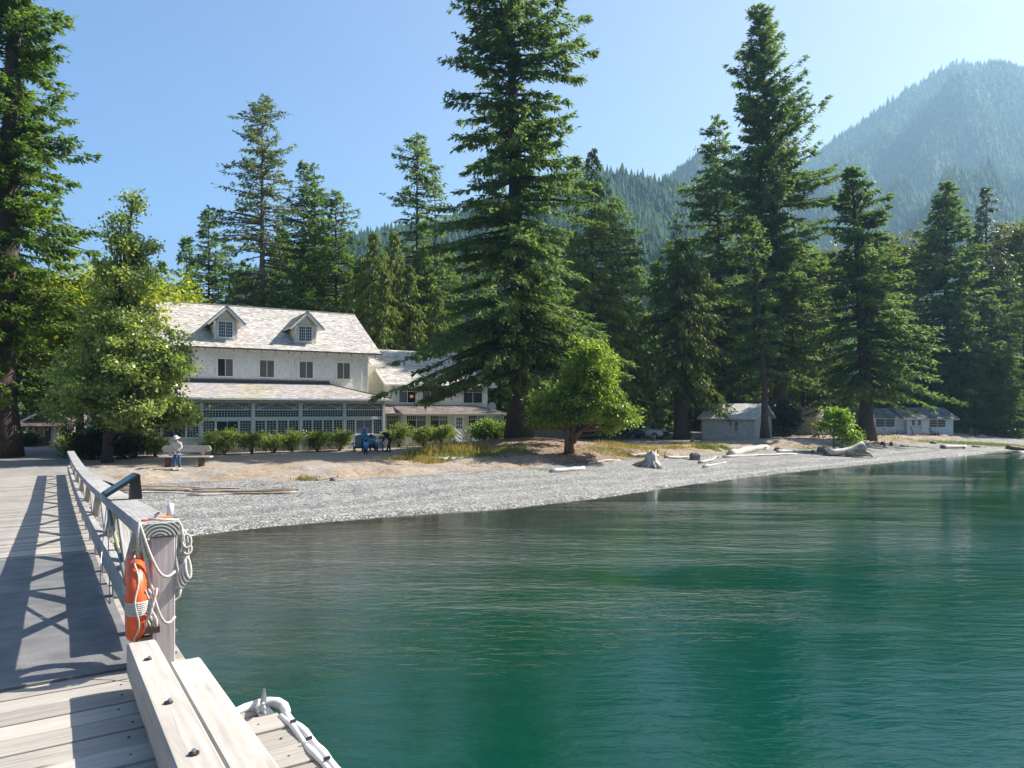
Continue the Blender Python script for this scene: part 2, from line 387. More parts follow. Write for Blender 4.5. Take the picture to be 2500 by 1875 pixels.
def height(x, y):
    x = np.asarray(x, float); y = np.asarray(y, float)
    e, f = ef(x, y); d = f-f0(e); B = Bw(e)
    z = np.where(d < 0, -1.2+np.maximum(d*.16, -6), np.interp(d/np.maximum(B, .1), [0, .12, .5, 1], [-1.2, -1.02, -.72, -.38]))
    o = d-B
    lip = .16*np.clip(sn(x*1.7, y*1.7), -.6, 1)**1
    zi = np.interp(o, [0, .6, 1.8, 4.0], [-.38, -.30, -.12, 0])+lip*np.interp(o, [0, .8, 3.2, 6], [0, 1, .9, .12])
    z = np.where(o > 0, zi, z)
    def mound(cx, cy_, rx, ry, h):
        q = ((x-cx)/rx)**2+((y-cy_)/ry)**2
        return h*np.exp(-q*1.6)
    z = z+np.where(o > -0.5, 1, 0)*(mound(1.2, 54.0, 8.5, 6.5, .98)+mound(3.0, 45.5, 4.5, 3.5, .22)+mound(26.5, 68, 7, 4.5, .35)
          )*np.clip((o+.5)/2, 0, 1)
    z = z+.03*sn(x*.9, y*.9)*np.clip(o/3, 0, 1)
    return z
def gz(x, y): return float(height(x, y))

def zone_mat():
    m, nt, b, L = new_mat("earth"); b.inputs["Roughness"].default_value = .95; b.inputs["Specular IOR Level"].default_value = .15
    v = coords(nt, (1,1,1), "World")
    n1 = noise(nt, v, .35, 5, .6); n2 = noise(nt, v, 3.5, 6, .65); n3 = noise(nt, v, 28, 3, .6)
    dirt = ramp(nt, [(.25, (.20,.145,.10)), (.5, (.33,.25,.175)), (.75, (.45,.36,.26))]); L.new(n2, dirt.inputs[0])
    grey = ramp(nt, [(.3, (.25,.215,.18)), (.7, (.40,.35,.29))]); L.new(n2, grey.inputs[0])
    f1 = ramp(nt, [(.42, (0,0,0)), (.58, (1,1,1))]); L.new(n1, f1.inputs[0])
    c = mixc(nt, f1.outputs[0], dirt.outputs[0], grey.outputs[0])
    # fallen needles and rust litter lie under the big fir
    sep = nt.nodes.new("ShaderNodeSeparateXYZ"); L.new(v, sep.inputs[0])
    dx = math_(nt, 'MULTIPLY', math_(nt, 'SUBTRACT', sep.outputs[0], 2.5), 1/11); dy = math_(nt, 'MULTIPLY', math_(nt, 'SUBTRACT', sep.outputs[1], 51), 1/9)
    q = math_(nt, 'ADD', math_(nt, 'MULTIPLY', dx, dx), math_(nt, 'MULTIPLY', dy, dy))
    q = math_(nt, 'ADD', q, math_(nt, 'MULTIPLY', math_(nt, 'SUBTRACT', n2, .5), 1.2))
    fl = ramp(nt, [(.55, (1,1,1)), (1.0, (0,0,0))]); L.new(q, fl.inputs[0])
    lit = ramp(nt, [(.35, (.15,.075,.045)), (.6, (.27,.13,.075)), (.8, (.36,.22,.14))]); L.new(n3, lit.inputs[0])
    c = mixc(nt, math_(nt, 'MULTIPLY', fl.outputs[0], .38), c, lit.outputs[0])
    # forest floor far inland
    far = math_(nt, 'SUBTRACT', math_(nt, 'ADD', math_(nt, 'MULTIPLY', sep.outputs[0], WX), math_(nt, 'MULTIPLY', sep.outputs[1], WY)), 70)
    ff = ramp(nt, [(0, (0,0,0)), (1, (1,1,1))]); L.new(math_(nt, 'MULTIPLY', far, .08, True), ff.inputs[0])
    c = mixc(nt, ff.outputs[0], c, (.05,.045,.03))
    L.new(c, b.inputs["Base Color"])
    h = math_(nt, 'ADD', math_(nt, 'MULTIPLY', n2, .08), math_(nt, 'MULTIPLY', n3, .012)); bump(nt, h, 1.0, 1.0, b)
    return m
def pebble_mat():
    m, nt, b, L = new_mat("pebbles"); b.inputs["Roughness"].default_value = .85; b.inputs["Specular IOR Level"].default_value = .3
    v = coords(nt, (1,1,1), "World")
    vo = nt.nodes.new("ShaderNodeTexVoronoi"); vo.inputs["Scale"].default_value = 17; L.new(v, vo.inputs["Vector"])
    vo2 = nt.nodes.new("ShaderNodeTexVoronoi"); vo2.inputs["Scale"].default_value = 8; vo2.inputs["Randomness"].default_value = 1; L.new(v, vo2.inputs["Vector"])
    sp = nt.nodes.new("ShaderNodeSeparateColor"); L.new(vo.outputs["Color"], sp.inputs[0])
    c1 = ramp(nt, [(0, (.07,.07,.067)), (.3, (.19,.19,.182)), (.75, (.30,.294,.277)), (1, (.48,.465,.43))]); L.new(sp.outputs[0], c1.inputs[0])
    sp2 = nt.nodes.new("ShaderNodeSeparateColor"); L.new(vo2.outputs["Color"], sp2.inputs[0])
    c2 = ramp(nt, [(0, (.82,.82,.84)), (1, (1.08,1.07,1.04))]); L.new(sp2.outputs[0], c2.inputs[0])
    c = mixc(nt, 1, c1.outputs[0], c2.outputs[0], 'MULTIPLY')
    big = ramp(nt, [(.35, (.86,.86,.88)), (.65, (1.05,1.04,1.02))]); L.new(noise(nt, v, .5, 4), big.inputs[0])
    c = mixc(nt, 1, c, big.outputs[0], 'MULTIPLY')
    s0 = nt.nodes.new("ShaderNodeSeparateXYZ"); L.new(v, s0.inputs[0])
    inl = math_(nt, 'ADD', math_(nt, 'MULTIPLY', s0.outputs[0], WX), math_(nt, 'MULTIPLY', s0.outputs[1], WY))
    inl = math_(nt, 'ADD', inl, math_(nt, 'MULTIPLY', noise(nt, v, .35, 4), 2.2))
    sort = nt.nodes.new("ShaderNodeTexNoise"); sort.noise_dimensions = '1D'; sort.inputs["Scale"].default_value = .9; sort.inputs["Detail"].default_value = 3; L.new(inl, sort.inputs["W"])
    sr = ramp(nt, [(.35, (.78,.78,.80)), (.62, (1.12,1.11,1.07))]); L.new(sort.outputs[0], sr.inputs[0]); c = mixc(nt, 1, c, sr.outputs[0], 'MULTIPLY')
    # wet stones at the waterline are darker: wetness is a height band just above the lake
    sep = nt.nodes.new("ShaderNodeSeparateXYZ"); L.new(v, sep.inputs[0])
    wet = ramp(nt, [(0, (.45,.43,.38)), (1, (1,1,1))])
    L.new(math_(nt, 'MULTIPLY', math_(nt, 'ADD', math_(nt, 'ADD', sep.outputs[2], 1.195), math_(nt, 'MULTIPLY', noise(nt, v, 2.5, 3), -.05)), 9, True), wet.inputs[0])
    c = mixc(nt, 1, c, wet.outputs[0], 'MULTIPLY')
    L.new(c, b.inputs["Base Color"])
    h = math_(nt, 'ADD', math_(nt, 'MULTIPLY', vo.outputs["Distance"], -.35), math_(nt, 'MULTIPLY', vo2.outputs["Distance"], -.25))
    bump(nt, h, .8, .075, b)
    return m
M['earth'] = zone_mat(); M['pebble'] = pebble_mat()

def sheet(name, E, O, base, mat, label=None):
    """E along the shore, O inland offsets measured from base(E)"""
    EE, OO = np.meshgrid(E, O, indexing='ij'); FF = f0(EE)+base(EE)+OO
    X = EE*WY+FF*WX; Y = -EE*WX+FF*WY
    Z = height(X, Y)
    V = np.stack([X, Y, Z], -1).reshape(-1, 3); n, k = len(E), len(O)
    i, j = np.meshgrid(np.arange(n-1), np.arange(k-1), indexing='ij'); a = (i*k+j).ravel()
    F = np.stack([a, a+k, a+k+1, a+1], 1)
    o = np_mesh(name, V, F, mat, smooth=True, kind="structure")
    return o
E = np.concatenate([[-3000,-1500,-600,-200,-100,-60,-40], np.arange(-30, 112, .32), [120,140,180,260,400,800,1500,3000]])
ground_o = np.concatenate([[0,.12,.3], np.arange(.5, 9, .26), np.arange(9, 50, .9), [52,60,75,100,140,200,320,600,1200,2500,5000]])
ground = sheet("ground", E, ground_o, Bw, M['earth'])
tag(ground, label="pale brown dirt bank and forest floor behind the pebble beach")
# the beach runs from under the water up to the bank; its inland rows follow the wavy edge of the dirt
Ea = E[5:-6]
rows = np.concatenate([[-40,-15,-6,-3,-1.5,-.8,-.4], np.linspace(0, 1, 30)])
EE = Ea[:, None]; F_ = np.where(rows[None, :] <= 0, f0(EE)+rows[None, :], f0(EE)+rows[None, :]*(Bw(EE)+.02))
EEb = np.broadcast_to(EE, F_.shape); X = EEb*WY+F_*WX; Y = -EEb*WX+F_*WY; Z = height(X, Y)
rb = np.random.default_rng(5)
Z = Z+np.where((rows[None, :] > 0) & (rows[None, :] < .99), rb.normal(0, .012, Z.shape), 0)
n, k = X.shape; i, j = np.meshgrid(np.arange(n-1), np.arange(k-1), indexing='ij'); a = (i*k+j).ravel()
beach = np_mesh("beach", np.stack([X, Y, Z], -1).reshape(-1, 3), np.stack([a, a+k, a+k+1, a+1], 1), M['pebble'], smooth=True, kind="structure")
tag(beach, label="grey pebble beach sloping into the lake")

# loose stones
def stones(name, n, emin, emax, dmin, dmax, smin, smax, mat, seed, label, power=1.0, wl=False):
    r = np.random.default_rng(seed)
    e = emin+(emax-emin)*r.random(n)**power; t = r.random(n)
    d = dmin+(dmax-dmin)*t*(1 if wl else Bw(e))
    f = f0(e)+d; x = e*WY+f*WX; y = -e*WX+f*WY; z = height(x, y)
    s = smin+(smax-smin)*r.random(n)**3
    base = np.array([(1,0,0),(-.6,.8,0),(-.6,-.8,0),(.1,.1,.9),(-.1,0,-.6)])
    Fb = np.array([(0,1,3),(1,2,3),(2,0,3),(1,0,4),(2,1,4),(0,2,4)])
    base = np.array([(1,0,0),(.2,.95,.1),(-.9,.4,0),(-.6,-.8,.1),(.5,-.9,0),(0,0,.75)])
    Fb = np.array([(0,1,5),(1,2,5),(2,3,5),(3,4,5),(4,0,5)])
    nb = len(base); ang = r.random(n)*6.283; ca, sa = np.cos(ang), np.sin(ang)
    B_ = base[None]*(s[:, None, None]*(1+r.normal(0, .22, (n, nb, 3))))
    Vx = B_[..., 0]*ca[:, None]-B_[..., 1]*sa[:, None]+x[:, None]; Vy = B_[..., 0]*sa[:, None]+B_[..., 1]*ca[:, None]+y[:, None]
    Vz = B_[..., 2]*.7+z[:, None]-.004
    F = (Fb[None]+(np.arange(n)*nb)[:, None, None]).reshape(-1, 3)
    o = np_mesh(name, np.stack([Vx, Vy, Vz], -1).reshape(-1, 3), F, mat, kind="stuff")
    tag(o, label=label); return o
M['stone'] = simple("beach_stone", (.60,.585,.545), .85, (.36,.36,.345), 2.3, island=.45, kind="World")
stones("beach_stones", 20000, 2, 42, .06, 1.0, .016, .05, M['stone'], 3, "loose grey pebbles scattered over the beach", 1.25)
stones("waterline_stones", 16000, 2, 80, -.15, .75, .02, .055, M['stone'], 4, "pale rounded pebbles piled along the waterline", 1.3, True)

# ------------------------------------------------------------------ lake
def water_mat():
    m, nt, b, L = new_mat("lake_water"); b.inputs["Roughness"].default_value = .025; b.inputs["IOR"].default_value = 1.333
    v = coords(nt, (1,1,1), "World"); sep = nt.nodes.new("ShaderNodeSeparateXYZ"); L.new(v, sep.inputs[0])
    inl = math_(nt, 'ADD', math_(nt, 'MULTIPLY', sep.outputs[0], WX), math_(nt, 'MULTIPLY', sep.outputs[1], WY))
    d = math_(nt, 'SUBTRACT', 25.6, inl)          # metres out from the shore: the bed falls away
    d = math_(nt, 'ADD', d, math_(nt, 'MULTIPLY', math_(nt, 'SUBTRACT', noise(nt, v, .12, 3), .5), 9))
    e = math_(nt, 'SUBTRACT', math_(nt, 'MULTIPLY', sep.outputs[0], WY), math_(nt, 'MULTIPLY', sep.outputs[1], WX))
    d = math_(nt, 'ADD', d, math_(nt, 'MULTIPLY', math_(nt, 'SUBTRACT', e, 12), .28))
    r = ramp(nt, [(0, (.042,.040,.028)), (.12, (.040,.045,.034)), (.32, (.036,.058,.050)), (.48, (.009,.046,.028)), (.66, (.001,.042,.029)), (1, (.0004,.050,.054))])
    L.new(math_(nt, 'MULTIPLY', d, 1/26, True), r.inputs[0])
    g = ramp(nt, [(.36, (0,0,0)), (.70, (1,1,1))]); L.new(noise(nt, coords(nt, (.13,.16,1), "World"), 1, 6, .65, .6), g.inputs[0])
    deep = math_(nt, 'MULTIPLY', math_(nt, 'SUBTRACT', d, 6), .08, True)
    c = mixc(nt, math_(nt, 'MULTIPLY', math_(nt, 'MULTIPLY', g.outputs[0], deep), .8), r.outputs[0], (.003,.044,.018))
    # pebbles and weed seen through the shallows
    pb = ramp(nt, [(.35, (.62,.62,.62)), (.7, (1.25,1.22,1.1))]); L.new(noise(nt, coords(nt, (.55,1.7,1), "World", (0,0,.5)), 1.6, 6, .7), pb.inputs[0])
    sh = math_(nt, 'SUBTRACT', 1, math_(nt, 'MULTIPLY', d, .05, True))
    c = mixc(nt, math_(nt, 'ADD', math_(nt, 'MULTIPLY', sh, .7), .25), c, mixc(nt, 1, c, pb.outputs[0], 'MULTIPLY'))
    L.new(c, b.inputs["Base Color"])
    big = noise(nt, coords(nt, (.30,1.0,1), "World", (0,0,.15)), .85, 3, .5, .5)
    med = noise(nt, coords(nt, (.9,2.6,1), "World", (0,0,-.12)), 1.6, 4, .55, .6)
    fine = noise(nt, coords(nt, (2.2,5.5,1), "World", (0,0,.35)), 2.6, 3, .6, .4)
    gust = ramp(nt, [(.45, (.35,.35,.35)), (.60, (1.0,1.0,1.0)), (.72, (1.6,1.6,1.6))]); L.new(noise(nt, coords(nt, (.045,.16,1), "World", (0,0,.1)), 1, 3), gust.inputs[0])
    gs = nt.nodes.new("ShaderNodeSeparateColor"); L.new(gust.outputs[0], gs.inputs[0])
    h = math_(nt, 'ADD', math_(nt, 'MULTIPLY', big, .09), math_(nt, 'MULTIPLY', med, .054))
    h = math_(nt, 'ADD', h, math_(nt, 'MULTIPLY', fine, .014))
    h = math_(nt, 'MULTIPLY', h, gs.outputs[0])
    lee = math_(nt, 'ADD', .14, math_(nt, 'MULTIPLY', math_(nt, 'SUBTRACT', 25.6, inl), .045, True))
    h = math_(nt, 'MULTIPLY', h, lee)
    bump(nt, h, 1.0, 1.0, b)
    return m
M['water'] = water_mat()
def efp(e, f, z): return (e*WY+f*WX, -e*WX+f*WY, z)
gw = G(); gw.add([efp(-2500,-2500,-1.2), efp(2500,-2500,-1.2), efp(2500,40,-1.2), efp(-2500,40,-1.2)], [(0,1,2,3)])
lake = gw.build("lake", M['water'], kind="structure"); tag(lake, label="rippled green and blue lake water")

# ------------------------------------------------------------------ mountains, each a real slope with its forest
def mountain(name, prof, dist, near, label, seed, ntree, tree, jag=.04, xw=1.0):
    r = np.random.default_rng(seed)
    px = np.array([p[0] for p in prof], float); py = np.array([p[1] for p in prof], float)
    nx, nv = 150, 60
    pxs = np.linspace(px[0], px[-1], nx); tan = (pxs-1250)/FPX
    H = (1000-np.interp(pxs, px, py))/FPX*dist+EYE
    ph = r.random(12)*6.28
    def surf(u, v):
        """u 0..1 across, v 0 foot .. 1 crest .. 1.5 behind"""
        pxu = px[0]+u*(px[-1]-px[0]); tn = (pxu-1250)/FPX
        Hh = (1000-np.interp(pxu, px, py))/FPX*dist+EYE
        D = near+(dist-near)*v
        sh = np.where(v <= 1, np.clip(v, 0, 1)**1.15, 1-(v-1)*1.1)
        wig = (np.sin(u*17+ph[0]+v*5+1.5*np.sin(v*6+ph[3]))*.45+np.sin(u*37+ph[1]-v*13+np.sin(u*19))*.3+np.sin(u*71+ph[2]+v*23)*.15+np.sin(u*9-v*11+ph[4])*.35)
        damp = np.clip(v*(1-v)*4, 0, 1)
        z = Hh*(sh+jag*2.2*wig*damp)
        return tn*D, D*np.ones_like(u), z-4*(v < .02)
    U, Vv = np.meshgrid(np.linspace(0, 1, nx), np.concatenate([np.linspace(0, 1, nv), [1.08, 1.25, 1.6]]), indexing='ij')
    X, Y, Z = surf(U, Vv); n, k = X.shape
    i, j = np.meshgrid(np.arange(n-1), np.arange(k-1), indexing='ij'); a = (i*k+j).ravel()
    o = np_mesh(name, np.stack([X, Y, Z], -1).reshape(-1, 3), np.stack([a, a+k, a+k+1, a+1], 1), M['hillground'], smooth=True, kind="structure")
    tag(o, label=label)
    # conifers: a five sided spire of two tiers
    u = r.random(ntree); v = r.random(ntree)**.75*1.03
    x, y, z = surf(u, v)
    hgt = tree*(.40+.95*r.random(ntree)**1.8)*np.where(r.random(ntree) < .04, 1.35, 1); rad = hgt*(.17+.12*r.random(ntree))
    ns = 4; ang = np.arange(ns)/ns*6.283
    tiers = [(1.0, -.05, .55), (.72, .3, 1.0)]
    VV = []; FF = []; off = 0
    for rr_, zb, zt in tiers:
        a0 = r.random(ntree)*6.28
        rad_j = rad[:, None]*rr_*(1+r.normal(0, .3, (ntree, ns)))
        cx = x[:, None]+np.cos(ang[None]+a0[:, None])*rad_j; cyy = y[:, None]+np.sin(ang[None]+a0[:, None])*rad_j
        cz = np.broadcast_to((z+hgt*zb)[:, None], cx.shape)+r.normal(0, 1, (ntree, ns))*hgt[:, None]*.05
        ring = np.stack([cx, cyy, cz], -1); tip = np.stack([x, y, z+hgt*zt], -1)[:, None]
        VV.append(np.concatenate([ring, tip], 1).reshape(-1, 3))
        b_ = np.arange(ntree)*(ns+1)+off
        for s_ in range(ns): FF.append(np.stack([b_+s_, b_+(s_+1) % ns, b_+ns], 1))
        off += ntree*(ns+1)
    o2 = np_mesh(name+"_forest", np.concatenate(VV), np.concatenate(FF), M['hillfir'], kind="stuff")
    tag(o2, label="dense conifers covering the "+label)
M['hillground'] = simple("hillside_ground", (.030,.045,.022), .95, (.018,.028,.014), .01)
mountain("hill", [(560,700),(700,640),(850,585),(1000,562),(1100,548),(1250,480),(1380,430),(1470,425),(1560,437),(1640,452),(1760,520),(1900,600),(2100,680)],
         700, 260, "low green forested hill behind the lodge and tall firs", 1, 24000, 10, .07)
mountain("mountain", [(1450,640),(1560,500),(1640,425),(1700,382),(1740,392),(1830,440),(1950,500),(2200,600)], 1250, 620, "blue pointed ridge between the two tall firs", 2, 12000, 12, .07)
mountain("far_mountain", [(1600,640),(1750,520),(1900,445),(1970,402),(2050,335),(2100,305),(2150,268),(2250,205),(2300,172),(2335,160),(2400,166),(2500,178),(2700,235),(3000,380),(3400,600)],
         1700, 560, "high hazy blue mountain at the upper right", 3, 48000, 15.5, .06)

mountain_back = G()  # unseen slopes behind the camera, added to darken the window reflections
rbk = np.random.default_rng(12); nb = 60; V = []; rows_ = [(700, 0), (820, .35), (1000, .75), (1150, 1.0), (1500, .6)]
for D_, hf in rows_:
    for i in range(nb):
        an = math.pi*(1.08+1.0*i/(nb-1)); hh = 330+90*math.sin(i*.35)+40*math.sin(i*1.1+2); V.append((D_*math.cos(an)*1.1, D_*math.sin(an), -2.5+hh*hf+(rbk.normal(0, 9) if hf > 0 else 0)))
mountain_back.add(V, [(i*nb+j, i*nb+j+1, (i+1)*nb+j+1, (i+1)*nb+j) for i in range(len(rows_)-1) for j in range(nb-1)])
tag(mountain_back.build("unseen_far_shore", M['hillground'], None, True, kind="structure"), label="unseen wooded slopes added across the lake to darken window reflections")
# the haze that fades the far slopes
hz = G(); hz.box(-1800, 3200, -1700, 3300, -9, 850)
haze = hz.build("haze", None, kind="stuff"); haze.data.materials.clear()
mh = bpy.data.materials.new("haze_air"); mh.use_nodes = True; nt = mh.node_tree; nt.nodes.clear()
pv = nt.nodes.new("ShaderNodeVolumePrincipled"); pv.inputs["Color"].default_value = (.43,.74,1,1); pv.inputs["Density"].default_value = HAZE
pv.inputs["Anisotropy"].default_value = .3
ou = nt.nodes.new("ShaderNodeOutputMaterial"); nt.links.new(pv.outputs[0], ou.inputs["Volume"]); haze.data.materials.append(mh)
tag(haze, label="thin pale air haze over the lake and mountains")
# ------------------------------------------------------------------ pier
AX, AY = -.5427, .8400
CX, CYY = .8400, .5427
_ka = np.array([0,5.55,9.12,12,15.9,19.8,27,34.7]); _kz = np.array([-1.46,-1.74,-1.95,-2.10,-2.27,-2.42,-2.60,-2.69])
_pf = np.polyfit(_ka, _kz, 4)
def dz(a): return EYE+float(np.polyval(_pf, a))
def pp(a, c, h=0.0): return Vector((a*AX+c*CX, a*AY+c*CYY, dz(a)+h))
PIER_RZ = math.atan2(AY, AX)
def blk(g, a0, a1, c0, c1, h0, h1):
    g.hexa([pp(a0,c0,h0), pp(a0,c1,h0), pp(a1,c1,h0), pp(a1,c0,h0), pp(a0,c0,h1), pp(a0,c1,h1), pp(a1,c1,h1), pp(a1,c0,h1)])
def planar(name, mat, a0, a1, c0, c1, h0, h1, parent, along='c', bev=.004, jit=0.0):
    """a board with its own frame (local x along the grain) so the grain follows it"""
    cen = (pp(a0,(c0+c1)/2,(h0+h1)/2)+pp(a1,(c0+c1)/2,(h0+h1)/2))/2
    slope = (dz(a1)-dz(a0))/(a1-a0) if a1 > a0 else 0
    ad = Vector((AX, AY, slope)).normalized(); cd = Vector((CX, CYY, 0)); up = cd.cross(ad); up.normalize()
    xd, yd = (cd, ad) if along == 'c' else (ad, -cd)
    lx = (c1-c0) if along == 'c' else (a1-a0); ly = (a1-a0) if along == 'c' else (c1-c0)
    R = Matrix((xd, yd, xd.cross(yd))).transposed().to_4x4(); R.translation = cen
    g = G(); g.box(-lx/2, lx/2, -ly/2, ly/2, -(h1-h0)/2, (h1-h0)/2)
    o = g.build(name, mat, parent, bevel=bev); o.matrix_world = R @ Matrix.Rotation(jit, 4, 'Z')
    if parent is not None: o.matrix_local = R @ Matrix.Rotation(jit, 4, 'Z')
    return o
rp = random.Random(7)
pier = empty("pier"); tag(pier, "weathered grey wooden pier sloping down to the shore with truss railing on its right", "pier")
C0 = -3.1
# near planks one by one
pitch = .238; a = 1.6; k = 0
while a < 5.28:
    right = 1.03 if a < 4.05 else .52
    a1 = min(a+pitch-.019, 5.33)
    planar("plank", M['deck'], a, a1, C0, right+rp.uniform(-.01,.01), -.05, rp.uniform(-.004,.004), pier, jit=rp.uniform(-.0015,.0015))
    for cn in (-2.3, -1.35, -.42, .33, .93):
        if cn < right-.05:
            g = G(); n0 = pp(a+.5*pitch+rp.uniform(-.03,.03), cn+rp.uniform(-.03,.03), .0015); g.tube([n0, n0+Vector((0,0,.0035))], .0065, 6)
            g.build("nail", M['nail'], pier)
    a += pitch
# planks beyond the mat: one by one as far as they can be told apart, then joined
a = 5.36
while a < 12.3:
    planar("plank", M['deck'], a, a+.15, C0, .78, -.05, -.012, pier); a += .165
while a < 21:
    planar("plank", M['deck'], a, a+.15, C0, .78+rp.uniform(-.03,.03), -.05, rp.uniform(-.004,.005), pier, bev=0); a += .165
g = G()
while a < 34.6:
    blk(g, a, a+.15, C0, .78+rp.uniform(-.03,.03), -.05, rp.uniform(-.004,.005)); a += .165
g.build("far_planks", M['deck'], pier, kind="stuff")
# ribbed rubber walkway mat
mat_o = empty("walkway_mat"); tag(mat_o, "black ribbed rubber walkway mat lying across the pier planks", "mat")
g = G(); a = 5.42
while a < 12.2:
    blk(g, a, a+.016, C0+.02, .50, -.004, .010+.0035*math.sin(a*3)); a += .030
g.build("ribs", M['rubber'], mat_o, kind="stuff")
g = G()
aa = 5.42
while aa < 12.2:
    blk(g, aa, min(aa+.8, 12.2), C0+.02, .50, -.008, .002); aa += .8
g.build("mat_base", M['rubber'], mat_o)
# frame under the deck
g = G()
for c in (C0+.1, -1.2, .6):
    a = 1.6
    while a < 34.4: blk(g, a, min(a+2, 34.6), c-.07, c+.07, -.35, -.052); a += 2
for o_ in (g.build("stringers", M['rail'], pier),): pass
for a in (2.2, 6.6, 11, 15.5, 20, 24.5, 29):
    for c in (C0+.2, .25):
        p = pp(a, c, -.36); g = G(); g.tube([(p.x, p.y, p.z), (p.x, p.y, -5)], .13, 10); g.build("pile", M['greybark'], pier, True)
# railing on the right side of the pier
RC = .60; HT = .97
rail = empty("pier_railing"); tag(rail, "long grey timber railing with diagonal braces along the right side of the pier", "railing")
def railpiece(name, a0, a1, c0, c1, h0, h1, mat=M['rail'], seg=.9):
    g = G(); n_ = max(1, int(round((a1-a0)/seg)))
    S = [a0+(a1-a0)*i/n_ for i in range(n_+1)]
    vs_ = []
    for s_ in S: vs_ += [pp(s_,c0,h0), pp(s_,c1,h0), pp(s_,c1,h1), pp(s_,c0,h1)]
    fs_ = []
    for i in range(n_):
        b_ = i*4
        for q in range(4): fs_.append((b_+q, b_+(q+1) % 4, b_+4+(q+1) % 4, b_+4+q))
    fs_ += [(3,2,1,0), tuple(n_*4+q for q in range(4))]
    cen = pp((a0+a1)/2, (c0+c1)/2, (h0+h1)/2); rz = math.atan2(AY, AX); R = Matrix.Translation(cen) @ Matrix.Rotation(rz, 4, 'Z')
    Ri = R.inverted(); g.add([Ri @ v_ for v_ in vs_], fs_)
    o = g.build(name, mat, rail, bevel=.008); o.matrix_local = R; return o
cuts = [5.32, 9.0, 14.6, 20.2, 26, 34.7]
for i in range(len(cuts)-1):
    railpiece("handrail", cuts[i]+(.0 if i == 0 else .006), cuts[i+1]-.006, RC-.125, RC+.125, HT-.09+rp.uniform(-.004,.004), HT+rp.uniform(-.006,.006))
    railpiece("bottom_rail", cuts[i]+(.55 if i == 0 else .006), cuts[i+1]-.006, RC-.11, RC-.02, .14, .38)
# end grain disc on the near handrail end
g = G(); g.box(-.006, .0, -.121, .121, -.042, .042)
eg = g.build("end_grain", M['endgrain'], rail); eg.matrix_local = Matrix.Translation(pp(5.318, RC, HT-.045)) @ Matrix.Rotation(math.atan2(AY, AX), 4, 'Z')
def brace(a0, h0, a1, h1, c, wd=.085, ht=.09, name="brace"):
    p, q = pp(a0, c, h0), pp(a1, c, h1); L_ = (q-p).length; x = (q-p).normalized(); y = Vector((CX, CYY, 0)); z = x.cross(y).normalized(); y = z.cross(x)
    g = G(); g.box(0, L_, -wd/2, wd/2, -ht/2, ht/2)
    o = g.build(name, M['rail'], rail, bevel=.005); R = Matrix((x, y, z)).transposed().to_4x4(); R.translation = p; o.matrix_local = R
apex = [7.85, 11.0, 14.6, 18.3, 21.9, 25.6, 29.3, 33.0]
hw = [1.2, 1.3] + [1.35]*6
for A_, w_ in zip(apex, hw):
    brace(A_-w_, HT-.10, A_-.05, .36, RC+.02); brace(A_+w_, HT-.10, A_+.05, .36, RC+.02)
    
for q, A_ in enumerate(np.arange(6.4, 34.5, 1.84)):
    railpiece("stub", A_-.07, A_+.07, RC-.10, RC-.0, -.004, .138)
for A_ in (9.0, 16.4, 23.8, 31.2, 34.55):
    railpiece("post", A_-.06, A_+.06, RC+.03, RC+.115, -1.0 if A_ < 30 else -.3, HT-.095)
# the big end post that goes down into the water
pst = pp(5.42, RC+.03); g = G(); g.box(-.072, .072, -.072, .072, -3.9-pst.z+1.2, HT-.095)
po = g.build("end_post", M['pinkwood'], rail, bevel=.006); po.matrix_local = Matrix.Translation(pst) @ Matrix.Rotation(math.atan2(AY, AX), 4, 'Z')
for h0, h1, c0, c1 in ((.56-.32, .60-.30, RC-.15, RC+.0), (-.02, .22, RC-.13, RC-.05), (.30, .48, RC-.10, RC-.045)):
    o = planar("spacer_block", M['brownwood'], 5.27, 5.345, c0, c1, h0, h1, rail, along='c')
for h in (-.55, -.35, .05, .2):
    g = G(); g.tube([(0,0,0), (.025,0,0)], .012, 8); b = g.build("bolt", M['steel'], rail)
    b.matrix_local = Matrix.Translation(pp(5.42, RC+.10, h)) @ Matrix.Rotation(math.atan2(CYY, CX), 4, 'Z')
# curb timbers at the near end
curb = empty("curb"); tag(curb, "pair of pale bolted kerb timbers raised on blocks beside the pier deck", "kerb")
o = planar("timber", M['curb'], 1.4, 4.92, .375, .535, .10, .285, curb, along='a', bev=.010); 
o = planar("timber", M['curb'], 1.4, 4.34, .537, .70, .085, .281, curb, along='a', bev=.010)
for A_ in (1.9, 2.75, 3.55, 4.55): planar("block", M['curb'], A_-.13, A_+.13, .40, .53, .006, .098, curb, along='a')
for A_ in (1.8, 2.9, 4.0): planar("block", M['curb'], A_-.13, A_+.13, .56, .68, .006, .083, curb, along='a')
for A_ in (4.45, 3.62, 2.95):
    g = G(); g.lathe([(.020,0),(.020,.006),(.012,.007)], n=10); b = g.build("bolt", M['black'], curb); b.location = pp(A_, .44+rp.uniform(-.02,.03), .286)
    g = G(); g.lathe([(.009,0),(.009,.014)], n=6); b = g.build("bolt", M['steel'], curb); b.location = pp(A_, .44+.012, .29)
